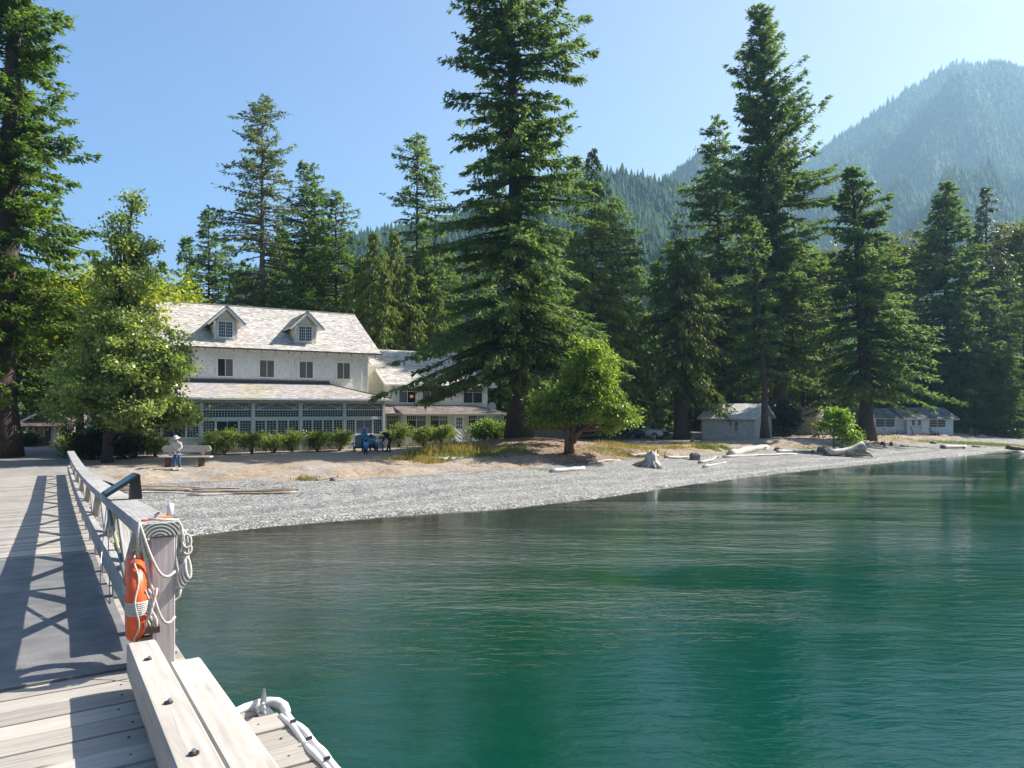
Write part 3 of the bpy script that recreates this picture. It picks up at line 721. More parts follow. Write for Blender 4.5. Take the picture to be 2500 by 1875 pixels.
# outer edge beam, hose bumper, corner fender and cleat on the finger deck
fb = empty("edge_bumper"); tag(fb, "cracked white rubber bumper strip nailed along the outer edge of the deck", "bumper")
for q, (c, r_) in enumerate(((1.035, .016), (1.065, .021))):
    g = G(); pts = [pp(a_, c+.006*math.sin(a_*9+q*2), .004+.006*math.sin(a_*14+q)) for a_ in np.arange(1.5, 3.98, .08)]
    g.tube(pts, [r_*(1+.15*math.sin(i_*1.7+q)) for i_ in range(len(pts))], 8); g.build("strip", M['white'], fb, True)
g = G()
for a_ in np.arange(1.55, 3.95, .27): g.tube([pp(a_, 1.03, .03), pp(a_, 1.06, .034)], .008, 6)
g.build("nails", M['black'], fb)
g = G(); blk(g, 1.5, 4.04, 1.05, 1.10, -.24, -.03); g.build("fascia_board", M['deck'], pier)
cf = empty("corner_fender"); tag(cf, "white plastic corner fender on the deck corner beside the cleat", "fender")
g = G()
pts = [pp(a_, c_, .012) for a_, c_ in ((4.06,.78),(4.09,.83),(4.11,.89),(4.12,.96),(4.11,1.02),(4.07,1.06),(4.0,1.075),(3.92,1.07))]
g.tube(pts, [.009,.018,.026,.030,.034,.034,.030,.022], 10); g.build("fender_body", M['white'], cf, True)
cl = empty("dock_cleat"); tag(cl, "galvanised steel mooring cleat on the near right deck corner", "cleat")
p0 = pp(4.02, .97, .004)
def clp(a_, c_, h_): return pp(4.02+a_, .97+c_, .004+h_)
g = G(); g.tube([clp(-.10,-.03,.075), clp(-.05,-.015,.062), clp(0,0,.060), clp(.05,.015,.065), clp(.11,.03,.085)], [.009,.014,.017,.014,.008], 10)
g.build("horn", M['steel'], cl, True)
for s_ in (-.035, .035):
    g = G(); g.tube([clp(s_,s_*.3,0), clp(s_*.8,s_*.24,.03), clp(s_*.6,s_*.2,.058)], [.022,.012,.012], 8); g.build("foot", M['steel'], cl, True)
g = G(); blk(g, 3.955, 4.085, .93, 1.01, .005, .010); g.build("base_plate", M['steel'], cl)
# life ring
lr = empty("life_ring"); tag(lr, "orange life ring with white rope hanging on the end of the pier railing", "life ring")
lc = pp(5.46, .468, .47)
Rr = Matrix.Translation(lc) @ Matrix.Rotation(math.atan2(AY, AX)-.05, 4, 'Z')
g = G(); g.torus((0,0,0), .242, .060, 'y', 44, 14); o = g.build("ring", M['orange'], lr, True); o.matrix_local = Rr
def ringp(t, rr_, ph, ex=0.0):
    q = .242+(.060+ex)*math.cos(ph); return (q*math.cos(t), (.060+ex)*math.sin(ph), q*math.sin(t))
for t in (math.pi*1.02, 0.02):
    g = G()
    for dt in np.linspace(-.13, .13, 7):
        g.tube([ringp(t+dt, 0, ph, .004) for ph in np.linspace(0, 2*math.pi, 15)], .0075, 5, False)
    o = g.build("rope_binding", M['rope'], lr, True); o.matrix_local = Rr
g = G(); N_ = 60
g.tube([( (.312+.012*math.sin(i/N_*2*math.pi*4))*math.cos(i/N_*6.283), .012*math.sin(i*.7), (.312+.012*math.sin(i/N_*2*math.pi*4))*math.sin(i/N_*6.283)) for i in range(N_+1)], .006, 6, False)
o = g.build("grab_line", M['rope'], lr, True); o.matrix_local = Rr
g = G()
for q in range(4):
    x0 = -.27+q*.012; pts = [(x0+.03*math.sin(i*1.1+q), -.07-.01*q+.02*math.cos(i+q), .09-.035*i) for i in range(8)]
    g.tube(pts, .008, 6)
o = g.build("rope_knot", M['rope'], lr, True); o.matrix_local = Rr
g = G(); g.tube([pp(5.22,.47,.22), pp(5.1,.47,.08), pp(5.05,.46,.01), pp(4.96,.44,.012)], .005, 5); g.build("tail_cord", M['rope'], lr, True)
# rope looped round the end post, coil hanging on its outer side
rt = empty("mooring_rope"); tag(rt, "white rope looped round the end post with a coil hanging on its right side", "rope")
g = G()
def loop(h0, h1, sag, r_=.0095):
    pts = []
    for i in range(13):
        t = i/12; a_ = 5.30-.05*math.sin(t*math.pi); c_ = .48+.215*t; pts.append(pp(a_, c_, h0+(h1-h0)*t-sag*math.sin(t*math.pi*.9)))
    g.tube(pts, r_, 7)
loop(.98, .69, .18); loop(.95, .42, .30)
g.tube([pp(5.30,.48,.99), pp(5.29,.47,.90), pp(5.30,.475,.75)], .010, 7)
g.tube([pp(5.34,.54,1.0), pp(5.36,.64,.985), pp(5.38,.725,.975), pp(5.37,.745,.93), pp(5.36,.75,.8)], .010, 7)
g.build("loop", M['rope'], rt, True)
g = G()
for q in range(7):
    ac, cc = 5.36+.018*(q % 3), .735+.010*(q % 4); top = .93-.02*q; bot = .60+.045*((q*3) % 5)
    pts = []
    for i in range(21):
        t = i/20*2*math.pi; pts.append(pp(ac+.012*math.cos(t), cc+.028*math.sin(t)+.004*q, (top+bot)/2+(top-bot)/2*math.cos(t)))
    g.tube(pts, .0085, 6, False)
for q in range(4):
    pts = []
    for i in range(17):
        t = i/16*2*math.pi; pts.append(pp(5.35+.02*math.cos(t), .735+.016*q+.018*math.sin(t), .58+.02*q+.07*math.cos(t+.3)))
    g.tube(pts, .0105, 6, False)
g.tube([pp(5.36,.74,.50), pp(5.36,.73,.45), pp(5.36,.70,.42), pp(5.36,.685,.43)], .0085, 6)
g.build("coil", M['rope'], rt, True)
# small things on top of the rail end
pv_ = G(); b0 = pp(5.62, .70, HT); pv_.tube([b0, b0+Vector((.012,0,.105))], .021, 14)
tag(pv_.build("plastic_pipe", M['white'], None, True), "short white plastic pipe standing on the railing end", "pipe")
st = G(); st.tube([pp(5.60,.70,HT+.012), pp(5.55,.64,HT+.02), pp(5.50,.57,HT+.012), pp(5.47,.51,HT+.01)], .009, 6)
tag(st.build("orange_cord", M['cord'], None, True), "short orange cord lying on the railing end", "cord")
st = G(); st.tube([pp(5.56+.05*math.cos(t), .60+.055*math.sin(t)*.5, HT+.03+.022*math.sin(t)) for t in np.linspace(0, 5.4, 16)], .0045, 6)
tag(st.build("carabiner", M['black'], None, True), "black metal carabiner clipped to the orange cord", "carabiner")
# reach pole leaning along the inside of the railing
pole = empty("reach_pole"); tag(pole, "long yellow green reach pole tied along the inside of the railing", "pole")
M['yellowpole'] = simple("yellow_pole_paint", (.42,.40,.20), .5); M['greypole'] = simple("grey_green_pole_paint", (.16,.20,.19), .5)
seg = [(9.1,.90),(8.2,.71),(7.5,.56),(6.6,.37),(5.62,.12)]
for q in range(4):
    g = G(); g.tube([pp(seg[q][0]-(0 if q == 0 else .01), .505, seg[q][1]), pp(seg[q+1][0]+.01, .505, seg[q+1][1])], .017, 10)
    g.build("pole_section", M['yellowpole'] if q % 2 else M['greypole'], pole, True)
g = G(); g.tube([pp(9.05,.50,.92), pp(8.6,.42,.35), pp(8.4,.40,.04), pp(7.7,.45,.03), pp(9.0,.5,.9)], .005, 5)
g.build("tie_cord", M['steel'], pole, True)
# information panel on the rail
pan = empty("information_panel"); tag(pan, "tilted dark framed information panel mounted on the pier railing", "sign")
q0 = pp(8.1, .44, HT+.04); ey = (pp(8.75,.44,HT+.04)-q0); ex = pp(8.1,.75,HT+.245)-q0; ez = ex.cross(ey).normalized()
def pq(u, v, w_): return q0+ex*u+ey*v+ez*w_
g = G(); g.hexa([pq(0,0,0),pq(1,0,0),pq(1,1,0),pq(0,1,0),pq(0,0,.03),pq(1,0,.03),pq(1,1,.03),pq(0,1,.03)]); g.build("frame", M['black'], pan, bevel=.006)
M['panelblue'] = simple("panel_print", (.06,.20,.27), .35, (.03,.10,.15), 5, spec=.8); M['panelpale'] = simple("panel_text_print", (.25,.34,.36), .4)
g = G(); g.hexa([pq(.07,.05,.030),pq(.93,.05,.030),pq(.93,.95,.030),pq(.07,.95,.030),pq(.07,.05,.033),pq(.93,.05,.033),pq(.93,.95,.033),pq(.07,.95,.033)]); g.build("panel_face", M['panelblue'], pan)
g = G()
for r_ in range(9):
    u = .16+r_*.065; v1 = .45 if r_ % 3 else .35
    g.hexa([pq(u,.10,.033),pq(u+.025,.10,.033),pq(u+.025,v1,.033),pq(u,v1,.033),pq(u,.10,.0345),pq(u+.025,.10,.0345),pq(u+.025,v1,.0345),pq(u,v1,.0345)])
g.build("print_lines", M['panelpale'], pan)
g = G(); g.hexa([pp(8.2,.66,HT+.005),pp(8.2,.77,HT+.005),pp(8.42,.77,HT+.005),pp(8.42,.66,HT+.005),pp(8.2,.67,HT+.20),pp(8.2,.75,HT+.235),pp(8.42,.75,HT+.235),pp(8.42,.67,HT+.20)])
g.build("bracket_box", M['black'], pan)
# path from the pier end to the land
def pathmat():
    return simple("worn_path", (.30,.27,.235), .95, (.20,.18,.16), 1.5, bmp=.01, bsc=25, kind="World")
M['path'] = pathmat()
As = np.linspace(34.62, 64, 30); Cs = np.linspace(-9, 2.2, 16)
V = []; 
for a_ in As:
    fan = 1+(a_-34.6)/12
    for c_ in Cs:
        cc = np.interp(c_, [-9, -3.4, .9, 2.2], [-9-fan, -3.4-.2*fan, .9+.25*fan, 2.2+.35*fan]); x, y = a_*AX+cc*CX, a_*AY+cc*CYY
        edge = min(1, max(0, (c_+9)/2.5))*min(1, max(0, (2.2-c_)/1.3)); t = (a_-34.62)/12
        z = gz(x, y)+.05; top = max(z, (dz(34.6)-.01)*(1-min(1, t))+min(1, t)*z)
        V.append((x, y, -.25+(top+.25)*min(1, edge*1.0) if edge < 1 else top))
k = len(Cs); F = [(i*k+j, i*k+j+1, (i+1)*k+j+1, (i+1)*k+j) for i in range(len(As)-1) for j in range(k-1)]
g = G(); g.add(V, F); tag(g.build("path", M['path'], None, True, kind="structure"), label="grey trodden path from the pier end towards the small cabin")
# ------------------------------------------------------------------ building kit (local frame: x along the front, y away from the lake, z up)
rbld = random.Random(11)
def shingle_slope(name, A, B, C_, D, mat, parent, cw=.28, ch=.25, lift=.022, rag=.04, kind="stuff"):
    """A, B = eave left/right, C_, D = ridge right/left; real overlapping shingles laid in courses"""
    A, B, C_, D = map(Vector, (A, B, C_, D)); g = G()
    up = ((B-A).cross(D-A)) if (D-A).length > .01 else (B-A).cross(C_-A)
    up.normalize()
    if up.z < 0: up = -up
    n = max(1, int(round(((D-A).length+(C_-B).length)/2/ch)))
    for i in range(n):
        t0, t1 = i/n, (i+1)/n+.02
        L0, R0, L1, R1 = A.lerp(D, t0), B.lerp(C_, t0), A.lerp(D, min(t1,1)), B.lerp(C_, min(t1,1))
        w_ = max((R0-L0).length, .01); m = max(1, int(w_/cw)); s = 0; off = rbld.random()*.6
        cutsx = [0]+sorted(min(1, max(0, (j+off+rbld.uniform(-.25,.25))/m)) for j in range(m))+[1]
        for j in range(len(cutsx)-1):
            a, b = cutsx[j], cutsx[j+1]
            if b-a < .002: continue
            sg = rbld.uniform(-rag, rag)/max(.1, (D-A).length)
            lf = up*(lift*rbld.uniform(.7, 1.5)); lo = lf
            p0 = L0.lerp(R0, a)+(L1-L0)*rbld.uniform(-.10,.10); p1 = L0.lerp(R0, b)+(L1-L0)*rbld.uniform(-.10,.10)
            q1, q0 = L1.lerp(R1, b), L1.lerp(R1, a)
            g.add([p0+lo, p1+lo, q1+up*.002, q0+up*.002, p0-up*.01, p1-up*.01], [(0,1,2,3),(4,5,1,0)])
    return g.build(name, mat, parent, kind=kind)
def slab(name, A, B, C_, D, th, mat, parent):
    A, B, C_, D = map(Vector, (A, B, C_, D)); up = (B-A).cross(D-A) if (D-A).length > .01 else (B-A).cross(C_-A)
    up.normalize(); up = -up if up.z > 0 else up
    g = G(); o = up*.004
    g.hexa([A+o+up*th, B+o+up*th, C_+o+up*th, D+o+up*th, A+o, B+o, C_+o, D+o]); return g.build(name, mat, parent)
def siding(name, x0, x1, y, z0, z1, mat, parent, ex=.13, tabs=.2, face=-1, axis='x', lim=None, lift=.02, kind=None):
    """courses of shingles or boards on a wall; lim(z) gives the (x0, x1) of a gable"""
    g = G(); n = max(1, int(round((z1-z0)/ex)))
    for i in range(n):
        za = z0+(z1-z0)*i/n; zb = z0+(z1-z0)*(i+1)/n
        a0, a1 = (x0, x1) if lim is None else lim(za); b0, b1 = (a0, a1) if lim is None else lim(zb)
        if a1-a0 < .05: continue
        m = max(1, int((a1-a0)/tabs)) if tabs else 1; off = rbld.random()
        cs = [0]+sorted({min(1, max(0, (j+off)/m)) for j in range(m)})+[1]
        if not tabs: cs = [0, 1]
        for j in range(len(cs)-1):
            u, v_ = cs[j], cs[j+1]
            if v_-u < .003: continue
            l = lift*(1 if not tabs else rbld.uniform(.6, 1.3)); dz_ = 0 if not tabs else rbld.uniform(-.012, .006)
            pts = [(a0+(a1-a0)*u, y+face*l, za+dz_), (a0+(a1-a0)*v_, y+face*l, za+dz_), (b0+(b1-b0)*v_, y+face*.002, zb+.01), (b0+(b1-b0)*u, y+face*.002, zb+.01),
                   (a0+(a1-a0)*u, y, za+dz_), (a0+(a1-a0)*v_, y, za+dz_)]
            if axis == 'y': pts = [(py_, px_, pz) for px_, py_, pz in pts]
            g.add(pts, [(0,1,2,3),(4,5,1,0)])
    return g.build(name, mat, parent, kind=kind or ("stuff" if tabs else None))
def window(parent, x, y, z, wd, ht, glass, cols=2, rows=1, fr=.11, trim=M['trim'], sash=.045, d=.05, name="window", glass2=None, top_lites=0):
    """frame proud of the wall at y (front faces -y); glass, bars and sill are its pieces"""
    g = G(); g.box(x-wd/2-fr, x-wd/2, y-d, y-.001, z-fr, z+ht+fr); g.box(x+wd/2, x+wd/2+fr, y-d, y-.001, z-fr, z+ht+fr)
    g.box(x-wd/2, x+wd/2, y-d, y-.001, z+ht, z+ht+fr)
    wo_ = g.build(name, trim, parent)
    g = G(); g.box(x-wd/2-fr*.9, x+wd/2+fr*.9, y-d-.03, y-.002, z-fr*.75, z); g.build("sill", trim, wo_)
    pw = wd/cols
    for q in range(cols):
        g = G(); g.box(x-wd/2+pw*q+.002, x-wd/2+pw*(q+1)-.002, y-.020-.002*(q % 2), y-.003, z+.002, z+ht-.002)
        g.build("pane", glass2 if (glass2 and q == 0) else glass, wo_)
    g = G()
    for q in range(1, cols): g.box(x-wd/2+pw*q-sash/2, x-wd/2+pw*q+sash/2, y-.038, y-.021, z, z+ht)
    if top_lites:
        g.box(x-wd/2, x+wd/2, y-.036, y-.0215, z+ht*.76, z+ht*.76+.035)
        for q in range(1, top_lites):
            if q % max(1, top_lites//cols): g.box(x-wd/2+wd*q/top_lites-.012, x-wd/2+wd*q/top_lites+.012, y-.035, y-.0218, z+ht*.76+.035, z+ht)
    for r_ in range(1, rows): g.box(x-wd/2, x+wd/2, y-.034, y-.0219, z+ht*r_/rows-.011, z+ht*r_/rows+.011)
    g.build("glazing_bar", trim, wo_)
    return wo_
def grid_panel(parent, x0, x1, y, z0, z1, nx, nz, glass, bar=.022, fr=.05, mat=None, name="window", grid=True):
    mat = mat or M['porchpaint']
    g = G(); g.box(x0, x0+fr, y-.04, y, z0, z1); g.box(x1-fr, x1, y-.04, y, z0, z1); g.box(x0+fr, x1-fr, y-.04, y, z0, z0+fr); g.box(x0+fr, x1-fr, y-.04, y, z1-fr, z1)
    wo_ = g.build(name, mat, parent)
    g = G(); g.box(x0+fr+.001, x1-fr-.001, y-.012, y-.006, z0+fr, z1-fr); g.build("pane", glass, wo_)
    if grid:
        g = G()
        for i in range(1, nx):
            xx = x0+fr+(x1-x0-2*fr)*i/nx; g.box(xx-bar/2, xx+bar/2, y-.030, y-.0125, z0+fr, z1-fr)
        for i in range(1, nz):
            zz = z0+fr+(z1-z0-2*fr)*i/nz; g.box(x0+fr, x1-fr, y-.028, y-.0127, zz-bar/2, zz+bar/2)
        g.build("mullion_grid", mat, wo_, kind="stuff")
    return wo_
def downpipe(parent, pts, mat=M['trim'], r_=.045):
    g = G(); g.tube(pts, r_, 8); return g.build("downpipe", mat, parent, True)

# ------------------------------------------------------------------ the lodge
LRZ = math.atan2(.51, .86)
LO = (-10.3, 57.0, 0.0)
lodge = empty("lodge", LO, LRZ)
tag(lodge, "two storey cream lodge with dormers, glazed porch and a lower wing on its right", "lodge")
def moss_roof():
    m, nt, b, L = new_mat("mossy_porch_shingle"); b.inputs["Roughness"].default_value = .95
    v = coords(nt, (1,1,1)); g = nt.nodes.new("ShaderNodeNewGeometry")
    base = ramp(nt, [(0, (.36,.32,.34)), (1, (.58,.53,.55))]); L.new(g.outputs["Random Per Island"], base.inputs[0])
    moss = ramp(nt, [(0, (.38,.34,.17)), (1, (.54,.50,.30))]); L.new(g.outputs["Random Per Island"], moss.inputs[0])
    f = ramp(nt, [(.46, (0,0,0)), (.60, (1,1,1))]); L.new(noise(nt, coords(nt, (.33,.8,.8)), 1.7, 4, .6, .8), f.inputs[0])
    L.new(mixc(nt, f.outputs[0], base.outputs[0], moss.outputs[0]), b.inputs["Base Color"]); return m
M['mossroof'] = moss_roof()
XL, XR = -17.6, -.12        # main block
g = G()   # solid cores so that nothing shows through
g.box(XL+.05, XR-.03, 3.53, 16.4, .0, 7.9); g.build("wall_core", M['clap'], lodge)
siding("front_wall", XL, XR, 3.5, 4.6, 7.85, M['paint'], lodge, .125, .17)
g = G(); g.box(XR-.06, XR+.05, 3.44, 3.56, 3.9, 7.75); g.build("corner_board", M['trim'], lodge)
siding("end_wall", 3.56, 16.4, XR, 0, 7.8, M['clap'], lodge, .16, 0, face=1, axis='y')
def rz_(y): return 7.8+(y-2.9)*.583
siding("gable_wall", 3.5, 16.5, XR, 7.8, 11.8, M['clap'], lodge, .16, 0, face=1, axis='y', lim=lambda z: (2.9+(z-7.8)/.583+.3, 17.1-(z-7.8)/.583-.3))
RX0, RX1 = -18.4, .85
E_, R_ = 7.8, rz_(10)
slab("roof_deck", (RX0,2.9,E_), (RX1,2.9,E_), (RX1,10,R_), (RX0,10,R_), .10, M['trim'], lodge)
slab("roof_deck", (RX0,17.1,E_), (RX1,17.1,E_), (RX1,10,R_), (RX0,10,R_), .10, M['trim'], lodge)
shingle_slope("front_roof", (RX0,2.9,E_), (RX1,2.9,E_), (RX1,10,R_), (RX0,10,R_), M['roof'], lodge, .3, .2)
shingle_slope("back_roof", (RX0,17.1,E_), (RX1,17.1,E_), (RX1,10,R_), (RX0,10,R_), M['roof'], lodge, .6, .5)
g = G(); g.box(RX0, RX1, 2.80, 2.90, E_-.10, E_-.0); g.build("gutter", M['darkboard'], lodge)
g = G(); g.beam((RX0,10,R_+.03), (RX1,10,R_+.03), .22, .06); g.build("ridge_cap", M['roof'], lodge)
for x in np.arange(RX0+.4, RX1, 1.02): 
    g = G(); g.box(x-.02, x+.02, 2.96, 3.02, E_-.28, E_-.10); g.build("hanging_bulb", M['black'], lodge)
for i_, x in enumerate((-14.27, -11.4, -8.34, -5.28, -2.21)):
    window(lodge, x, 3.48, 5.66, 1.06, 1.30, M['curtain'] if i_ else M['glass'], 2, 1, .12, glass2=M['screen'] if i_ in (1,) else None)
downpipe(lodge, [(-6.05,2.88,7.7),(-6.12,3.1,7.5),(-6.35,3.40,7.28),(-6.37,3.42,5.35)])
downpipe(lodge, [(.15,2.88,7.7),(.0,3.1,7.5),(-.16,3.38,7.2),(-.17,3.38,4.1)])
# dormers
def dormer(xc):
    yf = 4.05; z0 = rz_(yf)+.02; hw = .86; ze = 9.72; zp = 11.0; yo = 3.40; hr = 1.36
    d_ = []
    yb = 2.9+(ze-7.8)/.583
    core = G(); core.hexa([(xc-hw+.02,yf+.03,z0-.3),(xc+hw-.02,yf+.03,z0-.3),(xc+hw-.02,yb,z0-.3),(xc-hw+.02,yb,z0-.3),(xc-hw+.02,yf+.03,ze),(xc+hw-.02,yf+.03,ze),(xc+hw-.02,yb,ze),(xc-hw+.02,yb,ze)])
    core.prism([(xc-hw+.02,ze),(xc+hw-.02,ze),(xc,zp-.35)], yf+.03, 8.0)
    dm = core.build("dormer", M['clap'], lodge)
    siding("face", xc-hw, xc+hw, yf, z0, ze+.02, M['paint'], dm, .125, .17)
    siding("face_gable", xc-hw, xc+hw, yf, ze+.03, zp-.3, M['paint'], dm, .125, .17, lim=lambda z: (xc-hw*(zp-.2-z)/(zp-.2-ze), xc+hw*(zp-.2-z)/(zp-.2-ze)))
    for s in (-1, 1):
        g = G(); n = 9
        for i in range(n):
            za = z0+(ze-z0)*i/n; zb = z0+(ze-z0)*(i+1)/n; ya = 2.9+(za-7.8)/.583+.02; X_ = xc+s*hw
            g.add([(X_+s*.022,yf,za),(X_+s*.022,ya+.05,za),(X_+s*.002,2.9+(zb-7.8)/.583+.05,zb),(X_+s*.002,yf,zb)], [(0,1,2,3)])
        g.build("cheek", M['clap'], dm)
        # roof half
        A = (xc+s*hr, yo, ze-.06); B_ = (xc+s*hr, 2.9+(ze-.06-7.8)/.583, ze-.06); Cc = (xc, 2.9+(zp-7.8)/.583, zp); D_ = (xc, yo, zp)
        slab("roof_slab", A, B_, Cc, D_, .09, M['trim'], dm); shingle_slope("roof_shingles", A, B_, Cc, D_, M['roof'], dm, .3, .2)
        g = G(); g.beam((xc+s*hr, yo-.03, ze-.16), (xc, yo-.03, zp-.10), .05, .19, up=(0,0,1)); g.build("rake_board", M['trim'], dm)
        g = G(); g.beam((xc+s*(hr+.02), yo-.04, ze-.035), (xc+s*.02, yo-.04, zp+.02), .07, .05, up=(0,0,1)); g.build("rake_edge", M['darkboard'], dm)
        g = G(); X_ = xc+s*(hw-.03)
        g.beam((X_, yf-.02, ze-.62), (X_, yo+.08, ze+.12), .09, .10, up=(0,1,0)); g.beam((X_, yf-.05, ze-.70), (X_, yf-.05, ze+.2), .09, .08, up=(0,1,0)); g.build("bracket", M['trim'], dm)
    window(dm, xc, yf-.02, z0+.20, .98, 1.16, M['doorglass'], 2, 5, .12, name="dormer_window", sash=.06)
    g = G()
    for q in (1, 2, 4, 5): g.box(xc-.49+.98*q/6-.01, xc-.49+.98*q/6+.01, yf-.054, yf-.042, z0+.20, z0+1.36)
    g.build("mullion_grid", M['trim'], dm)
dormer(-11.3); dormer(-5.2)
# porch
PX0 = -20.4
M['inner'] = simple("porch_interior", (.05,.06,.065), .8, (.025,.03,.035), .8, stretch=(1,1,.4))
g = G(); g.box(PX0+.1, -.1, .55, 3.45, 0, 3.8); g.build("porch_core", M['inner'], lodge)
pz, jz = 3.93, 5.18
A = (PX0-.5, -.5, pz); B_ = (.5, -.5, pz); Cc = (-3.5, 3.5, jz); D_ = (PX0-.5, 3.5, jz)
slab("porch_roof_deck", A, B_, Cc, D_, .08, M['porchpaint'], lodge)
shingle_slope("porch_roof", A, B_, Cc, D_, M['mossroof'], lodge, .3, .2)
A2 = (.5, -.5, pz); B2 = (.5, 3.5, pz)
slab("porch_hip_deck", A2, B2, Cc, Cc, .08, M['porchpaint'], lodge)
shingle_slope("porch_hip_roof", A2, B2, Cc, Cc, M['mossroof'], lodge, .3, .2)
g = G(); g.beam((.5,-.5,pz+.045), (-3.5,3.5,jz+.045), .10, .05); g.build("hip_cap", M['darkboard'], lodge)
g = G(); g.box(PX0-.5, -3.4, 3.36, 3.478, 5.20, 5.42); g.build("junction_strip", M['darkboard'], lodge)  # dark strip along the porch roof and wall junction
g = G(); g.box(PX0-.5, .5, -.60, -.505, pz-.12, pz-.02); g.build("porch_gutter", M['trim'], lodge)
for x in np.arange(-20.3, .45, .76):
    g = G(); g.box(x-.045, x+.045, -.50, .0, pz-.20, pz-.10); rf_ = g.build("rafter_tail", M['trim'], lodge)
g = G(); g.box(PX0, 0, -.06, .08, 3.62, 3.80); g.build("porch_beam", M['porchpaint'], lodge)
posts = [0, -3.21, -6.59, -10.03, -13.54, -17.0, -20.35]
for i, x in enumerate(posts):
    g = G(); g.box(x-.10, x+.10, -.075, .12, 0, 3.62); g.build("porch_post", M['porchpaint'], lodge)
for i in range(6):
    x1, x0 = posts[i]-.105, posts[i+1]+.105
    grid_panel(lodge, x0, x1, .06, 3.10, 3.615, 20, 4, M['glass'])
    grid_panel(lodge, x0, x1, .06, 2.52, 3.095, 16, 3, M['glass'])
    g = G(); g.box(x0, x1, -.03, .08, 2.34, 2.515); g.build("mid_beam", M['porchpaint'], lodge)
    for s, xe in ((1, x0), (-1, x1)):   # shallow arch braces in front of the lattice lights
        g = G(); xm = (x0+x1)/2; g.beam((xe, .0, 3.08), (xe+s*(x1-x0)*.47, .0, 3.60), .035, .045, up=(0,1,0)); g.beam((xe, -.002, 3.56), (xe+s*.55, -.002, 3.12), .033, .045, up=(0,1,0)); g.build("arch_brace", M['porchpaint'], lodge)
    zb = 1.12
    if i == 2-0 or i == 1:
        w4 = (x1-x0)/4
        for q in range(4): grid_panel(lodge, x0+w4*q+.006, x0+w4*(q+1)-.006, .06, zb, 2.335, 3, 6, M['glass'], fr=.06)
    else:
        a_, b_ = x0+(x1-x0)*.26, x0+(x1-x0)*.74
        grid_panel(lodge, x0, a_-.006, .06, zb, 2.335, 4, 6, M['glass'], fr=.06)
        grid_panel(lodge, a_, b_, .06, zb, 2.335, 2, 1, M['glass'] if i else M['glasspale'], fr=.08)
        grid_panel(lodge, b_+.006, x1, .06, zb, 2.335, 4, 6, M['glass'], fr=.06)
    g = G(); g.box(x0, x1, -.06, .10, 1.03, 1.115); g.build("porch_sill", M['porchpaint'], lodge)
    siding("porch_siding", x0, x1, .05, .62, 1.03, M['porchpaint'], lodge, .11, 0)
    g = G(); g.box(x0-.08, x1+.08, -.02, .10, .54, .615); g.build("skirt_rail", M['porchpaint'], lodge)
    xx = x0-.08; 
    while xx < x1+.0:
        g = G(); g.box(xx, xx+.10, rbld.uniform(0,.012), .05, .0, .535); g.build("skirt_board", M['lattice'], lodge); xx += .118
siding("porch_end_wall", .1, 3.45, 0.0, .0, 1.1, M['porchpaint'], lodge, .12, 0, face=1, axis='y')
grid_panel_o = None
g = G(); g.box(-.02, .06, .1, 3.4, 1.1, 3.7); g.build("porch_end_glass", M['glasspale'], lodge)
# ---- wing on the right
wg = lodge
WX0, WX1 = 1.9, 11.3; wy = 3.3
g = G(); g.box(WX0+.03, WX1-.03, wy+.03, 13, 0, 5.3); g.build("wing_core", M['clap'], lodge)
siding("wing_front_wall", WX0, WX1, wy, 3.3, 5.25, M['paint'], lodge, .125, .17)
we, wry = 5.24, 2.8+5.9; wr = we+.583*5.9
A, B_, Cc, D_ = (1.25, 2.8, we), (12.0, 2.8, we), (12.0, wry, wr), (1.25, wry, wr)
slab("wing_roof_deck", A, B_, Cc, D_, .1, M['trim'], lodge); shingle_slope("wing_roof", A, B_, Cc, D_, M['roof'], lodge, .3, .2)
slab("wing_roof_deck", (1.25,wry+5.9,we), (12,wry+5.9,we), Cc, D_, .1, M['trim'], lodge); shingle_slope("wing_back_roof", (1.25,wry+5.9,we), (12,wry+5.9,we), Cc, D_, M['roof'], lodge, .6, .5)
siding("wing_gable_wall", wy, 14, WX0, 2.9, 5.24, M['clap'], lodge, .16, 0, face=-1, axis='y')
siding("wing_gable_top", wy, 14, WX0, 5.25, wr-.2, M['clap'], lodge, .16, 0, face=-1, axis='y', lim=lambda z: (2.8+(z-we)/.583+.15, 14.6-(z-we)/.583-.15))
g = G(); g.box(1.18, 12.0, 2.70, 2.80, we-.10, we); g.build("wing_gutter", M['trim'], lodge)
g = G(); g.beam((1.22, 2.78, we-.10), (1.22, wry, wr-.10), .05, .20); g.build("wing_rake_board", M['trim'], lodge)
for x, gl2 in ((3.36, M['glasspale']), (5.55, M['glasspale']), (9.75, M['glass'])):
    window(lodge, x, wy-.02, 3.72, 1.5 if x < 9 else 1.9, 1.22, M['glass'], 2, 1, .10, glass2=gl2, top_lites=8)
g = G(); g.box(WX0+.02, WX0+.20, wy-.02, wy+.06, 3.6, 5.2); g.build("corner_board", M['trim'], lodge)
siding("link_wall", 0.1, 2.35, 5.2, 0, 7.0, M['clap'], lodge, .16, 0)
